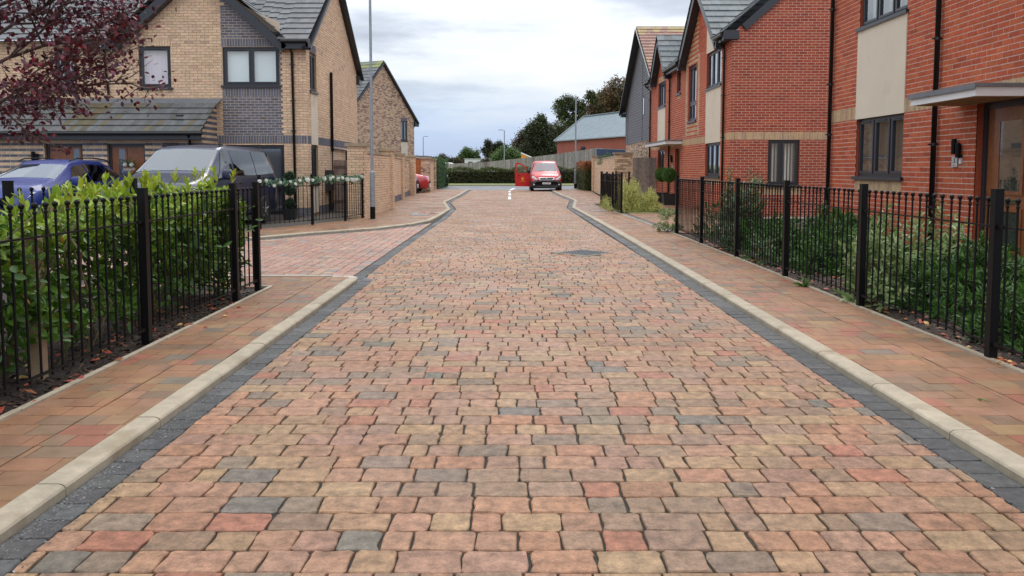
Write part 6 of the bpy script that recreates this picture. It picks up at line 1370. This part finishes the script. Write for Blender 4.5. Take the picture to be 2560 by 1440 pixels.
for x_ in (.94, -.94):
    sd = 1 if x_ > 0 else -1
    for y_ in (.88, 3.9): arch(v, x_ + sd * .024, y_, .39, sd); wheel(v, x_ - sd * .06, y_, .325, sd, steel=True)
mirror(v, .97, 1.38, 1.22, 1, M['plastic'])
# open driver's door
hx, hy = -.985, 1.10; a_ = R(80)
def dp(u, z, o=0): return (hx - u * math.sin(a_) * 1.0 , hy - u * math.cos(a_) + o, z)
outer = [(0.0, .27), (.98, .29), (1.0, 1.2), (.97, 1.70), (.90, 1.78), (.70, 1.77), (.45, 1.66), (.22, 1.47), (.0, 1.18)]
inner = [(.06, 1.12), (.88, 1.12), (.90, 1.2), (.885, 1.62), (.86, 1.68), (.68, 1.68), (.46, 1.58), (.24, 1.40), (.06, 1.18)]
b = MB(); k = 9; vs = [dp(*p, o) for o in (0, .06) for p in outer] + [dp(*p, o) for o in (0, .06) for p in inner]
fs = [(i, (i + 1) % k, k + (i + 1) % k, k + i) for i in range(k)] + [(2 * k + i, 2 * k + (i + 1) % k, 3 * k + (i + 1) % k, 3 * k + i) for i in range(k)]
for o in (0, k):
    for i in range(k): fs.append((o + i, o + (i + 1) % k, 2 * k + o + (i + 1) % k, 2 * k + o + i))
b.add(vs, fs); dr = b.build('driver_door', M['paint_red'], v, world=False)
b = MB(); b.add([dp(*p, .03) for p in inner], [tuple(range(k))]); b.build('pane', M['glass'], dr, world=False)
b = MB(); b.box(*(lambda A, B: (A[0], B[0], A[1] - .02, A[1] + .0))(dp(.98, 0), dp(.02, 0)), .30, .36); b.build('door_sill_trim', M['plastic'], dr, world=False) if False else None
b = MB(); A_, B_ = dp(.80, .98, -.03), dp(.66, .98, -.03); b.beam(A_, B_, .03, .04); b.build('door_handle', M['plastic'], dr, world=False)
b = MB(); b.ball(dp(.10, 1.26, -.06), .12, 8, 6, sq=1.2); b.build('door_mirror', M['plastic'], dr, smooth=True, world=False)
Rd = Matrix.Translation(Vector(dp(.50, .80, -.012))) @ Matrix.Rotation(R(-10) * -1, 4, 'Z') @ Rf
b = MB(); cr = [(-.07, -.06), (.07, -.06), (.09, .06), (.045, .01), (0, .085), (-.045, .01), (-.09, .06)]; b.add([Rd @ Vector((x, y, 0)) for x, y in cr], [tuple(range(7))]); b.add([Rd @ Vector((x, y - .11, 0)) for x, y in ((-.06, -.03), (.06, -.03), (.06, .03), (-.06, .03))], [(0, 1, 2, 3)]); b.build('crown_emblem', M['yellow'], dr, world=False)
ltext('Royal Mail', .085, dr, (0, 0, 0), M['yellow'], Matrix.Translation(Vector((0, 0, -.21))) @ Rd)

# ================================================================== FAR BACKGROUND
def wpt(px, Y, py): return ((px - 1280) * Y / 1980, Y, 1.4 + (422 - py) * Y / 1980)
bank = MB(); bank.add([(-60, 92, .04), (-8, 91, .04), (2, 84, .9), (8.4, 77, 1.75), (30, 76, 2.4), (60, 130, 3.4), (0, 140, 2.6), (-60, 140, .9)], [(0, 1, 7), (1, 2, 6), (1, 6, 7), (2, 3, 6), (3, 5, 6), (3, 4, 5)])
bank.add([(-60, 91.8, .03), (-8, 90.8, .03), (2, 83.6, .03), (8.4, 76.6, .03), (30, 75.6, .03), (-60, 92, .04), (-8, 91, .04), (2, 84, .9), (8.4, 77, 1.75), (30, 76, 2.4)], [(i, i + 1, i + 6, i + 5) for i in range(4)])
bank.build('grass_bank', M['grass'], kind='structure')
FPAL = [(3, (.30, .275, .25)), (2, (.26, .235, .215)), (1, (.34, .32, .29)), (.6, (.22, .19, .17))]
t = empty('timber_fence', (0, 84, 1), label='long weathered grey boarded fence rising behind the beech hedge', cat='fence')
fl = [(-9, 91.5, .04, 1.88), (-3.0, 88, .45, 2.15), (2.3, 83.6, .9, 2.65), (5.2, 80.4, 1.3, 3.0), (8.2, 77.1, 1.75, 3.40)]
for P, Q in zip(fl, fl[1:]):
    boards(t, P[:2], Q[:2], (lambda f, P=P, Q=Q: P[2] + (Q[2] - P[2]) * f), 0, .15, FPAL, 'fence_board', True, ztop=lambda f, P=P, Q=Q: P[3] + (Q[3] - P[3]) * f)
    b = MB(); b.box(P[0] - .07, P[0] + .07, P[1] - .12, P[1] + .02, P[2], P[3] + .03, (.2, .17, .15)); b.build('fence_post', M['timber'], t)
boards(t, (8.2, 77.1), (14.5, 76.2), lambda f: 1.7, 0, .15, FPAL, 'fence_board', True, ztop=lambda f: 3.40 - .4 * f)
# brick hall with blue roof
h = empty('brick_hall', (9, 97, 0), label='low red brick hall with pale blue-grey metal roof behind the timber fence', cat='building')
A_, B_ = Vector((5.94, 105)), Vector((16.5, 80.6)); d_ = (B_ - A_).normalized(); n_ = Vector((-d_.y, d_.x)); n_ = n_ if n_.y > 0 else -n_
def hp(u, w, z): q = A_ + d_ * u + n_ * w; return (q.x, q.y, z)
LL_ = (B_ - A_).length; b = MB(); b.quad(hp(0, 0, 0), hp(LL_, 0, 0), hp(LL_, 0, 5.1), hp(0, 0, 5.1), (.34, .10, .07)); b.quad(hp(0, 0, 0), hp(0, 8.4, 0), hp(0, 8.4, 5.1), hp(0, 0, 5.1), (.34, .10, .07)); b.quad(hp(LL_, 0, 0), hp(LL_, 8.4, 0), hp(LL_, 8.4, 5.1), hp(LL_, 0, 5.1), (.34, .10, .07)); b.quad(hp(0, 8.4, 0), hp(LL_, 8.4, 0), hp(LL_, 8.4, 5.1), hp(0, 8.4, 5.1), (.34, .10, .07)); b.add([hp(0, 0, 5.1), hp(0, 8.4, 5.1), hp(0, 4.2, 8.25)], [(0, 1, 2)], (.34, .10, .07)); b.build('wall', M['brick'], h)
b = MB(); b.quad(hp(-.2, -.3, 5.0), hp(LL_ + .2, -.3, 5.0), hp(LL_ + .2, 4.2, 8.35), hp(-.2, 4.2, 8.35)); b.quad(hp(-.2, 8.7, 5.0), hp(LL_ + .2, 8.7, 5.0), hp(LL_ + .2, 4.2, 8.35), hp(-.2, 4.2, 8.35)); b.build('roof', M['roofblue'], h)
b = MB(); u = 0
while u < LL_: b.beam(hp(u, -.3, 5.03), hp(u, 4.2, 8.38), .05, .05); u += .5
b.build('roof_ribs', M['roofblue'], h, kind='stuff')
b = MB(); b.beam(hp(-.25, -.35, 5.05), hp(-.25, 4.2, 8.42), .18, .14); b.build('verge', M['galv'], h); b = MB(); b.beam(hp(-.2, 4.2, 8.42), hp(LL_, 4.2, 8.42), .35, .10); b.build('ridge', M['galv'], h); b = MB(); b.beam(hp(0, -.32, 5.03), hp(LL_, -.32, 5.03), .10, .12); b.build('gutter', M['galv'], h)
t = empty('satellite_dish', wpt(1455, 96, 371), label='dark satellite dish on the wall of the red brick hall', cat='satellite dish'); c = wpt(1457, 96, 371); b = MB(); b.lathe([(.02, -.01), (.18, .0), (.30, .03), (.30, .035)], c, 14, axis='y'); b.build('dish', M['plastic'], t, smooth=True); b = MB(); b.beam((c[0] - .6, c[1] + .2, c[2] - .25), (c[0], c[1], c[2]), .06, .06); b.build('bracket', M['plastic'], t)
t = empty('navy_awning', wpt(1525, 76, 380), label='navy blue canvas awning showing above the timber fence on the right', cat='awning'); a0, a1, a2, a3 = wpt(1491, 75.9, 373), wpt(1562, 75.9, 375), wpt(1562, 75.7, 392), wpt(1491, 75.7, 390)
b = MB(); b.quad(a0, a1, a2, a3); b.quad(a0, a1, (a1[0], a1[1] + 2.2, a1[2] + .1), (a0[0], a0[1] + 2.2, a0[2] + .1)); b.build('canvas', M['navy_cloth'], t); b = MB(); [b.beam((p[0], p[1] + .1, .5), (p[0], p[1] + .1, p[2]), .06, .06) for p in (a0, a1)]; b.build('poles', M['galv'], t, kind='stuff')
t = empty('orange_canopy', wpt(1315, 92, 392), label='orange pointed canopy peeping over the timber fence behind the red van', cat='canopy'); a0, a1, a2, a3 = wpt(1303, 92, 383), wpt(1331, 90, 395), wpt(1331, 90, 402), wpt(1303, 92, 402)
b = MB(); b.quad(a0, a1, a2, a3); b.quad(a0, a1, (a1[0], a1[1] + 2.5, a1[2]), (a0[0], a0[1] + 2.5, a0[2])); b.build('canvas', M['orange'], t); b = MB(); b.beam(a0, a1, .10, .10, (.7, .7, .7)); b.build('edge_beam', M['curtain'], t)
t = empty('white_cabin', wpt(1205, 112, 405), label='long white cabin roof seen over the left part of the timber fence', cat='cabin'); q0, q1 = wpt(1162, 112, 398), wpt(1235, 112, 399)
b = MB(); b.box(q0[0], q1[0], 112, 115, 0, q0[2], (.7, .7, .7)); b.build('wall', M['curtain'], t); b = MB(); b.box(q0[0] - .1, q1[0] + .1, 111.9, 115.1, q0[2], q0[2] + .08, (.45, .45, .47)); b.build('roof', M['curtain'], t)
b = MB(); [b.box(q0[0] + .5 + i * 1.2, q0[0] + 1.1 + i * 1.2, 111.95, 111.99, 1.9, 2.4, (.08, .08, .09)) for i in range(3)]; b.build('window', M['curtain'], t, kind='stuff')
c0 = wpt(1133, 108, 408); t = veh('parked_car', 'white estate car roof showing over the far left end of the timber fence', 'car', (c0[0] + 2.0, 108, .72), R(90)); suv(t, M['white'], 1.5, rails=False)
bpy.data.objects.remove(bpy.data.objects['x']) if 'x' in bpy.data.objects else None

def tree(label, Y, blobs, pal, trunk=None, leaf=.30, dens=1.0, name='tree', gapf=1.0):
    cs_ = [wpt(a, Y, c) for a, c, r in blobs]; rs = [r * Y / 1980 for a, c, r in blobs]; cx = sum(c[0] for c in cs_) / len(cs_); tx = cx if trunk is None else (trunk - 1280) * Y / 1980
    root = empty(name, (tx, Y, 0), label=label, cat='tree'); P, D, T = [], [], []
    for c, r in zip(cs_, rs):
        n = int(620 * dens * (r / leaf) ** 1.25 / 3.2) + 120; ns = max(5, int(n / 42)); q = unit(rng.normal(0, 1, (ns, 3))) * (rng.random((ns, 1)) ** .35) * r * np.array([1, 1.1, .95]) + np.array([c[0], c[1] + random.uniform(-.4, .4) * r, c[2]])
        i = rng.integers(0, ns, n); p = q[i] + rng.normal(0, r * .13 + .10, (n, 3)); P.append(p); D.append(rng.normal(0, 1, (n, 3)))
        tn = np.array(pal)[rng.choice(len(pal), ns)][i] * rng.uniform(.7, 1.3, (n, 1)); T.append(tn)
    P, D, T = np.concatenate(P), np.concatenate(D), np.concatenate(T); n = len(P)
    V, F, TT = leaves(P, D, rng.normal(0, .7, (n, 3)) + (0, 0, 1), rng.uniform(.6, 1.2, n) * leaf, rng.uniform(.4, .8, n) * leaf, T, (QD_V, QD_T)); link('crown', np_mesh('crown', V, F, TT, M['leaf_dull'], False), root)
    b = MB(); zc = min(c[2] for c in cs_); r0 = .035 * (max(c[2] for c in cs_)); b.tube([(tx, Y, 0), (tx + .1, Y, zc * .6), (cx, Y, zc)], [r0, r0 * .75, r0 * .5], 8, (.07, .055, .045))
    for c, r in zip(cs_, rs): b.tube([(cx, Y, zc * .8), ((cx + c[0]) / 2, c[1], (zc + c[2]) / 2 + .2), (c[0], c[1], c[2] + r * .4)], [r0 * .4, r0 * .28, r0 * .08], 5, (.06, .05, .04), cap=False)
    b.build('trunk', M['bark'], root); return root
GRN = [(.060, .085, .022), (.085, .105, .03), (.11, .13, .035), (.045, .058, .018)]; DK = [(.035, .045, .022), (.05, .062, .026), (.065, .075, .03)]; BRN = [(.16, .095, .042), (.11, .085, .035), (.20, .115, .05), (.085, .08, .03)]; LG = [(.12, .19, .055), (.15, .23, .07), (.09, .15, .045)]; RB = [(.12, .075, .042), (.085, .062, .034), (.065, .07, .03)]
tree('tall spreading oak with open crown behind the brick hall roof', 128, [(1398, 272, 19), (1425, 258, 20), (1450, 268, 16), (1475, 244, 13), (1485, 255, 9), (1408, 292, 15), (1440, 292, 20), (1455, 312, 18), (1425, 312, 16)], GRN, 1450, .34, 1.15)
tree('brown-leaved chestnut tree behind the grey clad house', 138, [(1545, 236, 36), (1512, 252, 28), (1560, 262, 38), (1486, 276, 26), (1528, 280, 34), (1575, 225, 30), (1500, 268, 26)], BRN, 1540, .36, 1.6)
tree('dark bushy tree behind the fence to the left of the brick hall', 116, [(1350, 306, 17), (1335, 330, 24), (1365, 335, 26), (1350, 360, 32), (1378, 375, 26), (1330, 378, 26), (1365, 395, 28)], DK + GRN[:1], 1350, .30, 1.5)
tree('reddish-brown tree left of the dark bushy tree', 118, [(1312, 345, 20), (1300, 365, 20), (1322, 372, 24), (1305, 392, 20), (1335, 395, 18)], RB, 1312, .28, 1.5)
tree('olive green tree between dark tree and brick hall', 122, [(1398, 325, 20), (1412, 345, 22), (1392, 358, 20), (1405, 380, 24), (1430, 335, 16)], GRN + [(.09, .085, .025)], 1402, .30, 1.4)
tree('small dark cedar rising near the middle lamp post', 150, [(1222, 362, 11), (1236, 372, 12), (1215, 378, 11), (1230, 388, 14), (1248, 366, 11), (1252, 382, 12)], DK, 1228, .30, 1.4)
tree('light green willow bush beside the middle lamp post', 101, [(1268, 380, 14), (1252, 388, 14), (1284, 388, 14), (1266, 396, 18), (1240, 396, 11), (1296, 397, 11)], LG, 1266, .22, 1.5)
tree('round mid-green tree above the white cabin', 132, [(1172, 384, 15), (1160, 392, 12), (1184, 390, 14), (1172, 400, 18), (1192, 401, 12), (1152, 401, 11)], [(.075, .13, .03), (.10, .165, .045), (.055, .09, .025)], 1172, .26, 1.5)
tree('russet low bushes at the far left behind the garden walls', 120, [(1105, 396, 9), (1120, 404, 10), (1138, 404, 9), (1152, 408, 9), (1092, 405, 9), (1118, 412, 10)], [(.06, .06, .025), (.09, .055, .03), (.05, .07, .025)], 1120, .20, 1.3, name='bush')
tree('low green bushes behind the white cabin', 106, [(1208, 407, 7), (1222, 404, 8), (1240, 406, 8)], [(.05, .06, .025), (.06, .05, .025)], 1222, .18, 1.2, name='bush')
tree('small grey-green bush just above the garage roof', 110, [(1041, 396, 6), (1036, 402, 7), (1048, 403, 6)], [(.05, .07, .04)], 1040, .18, 1.0, name='bush')
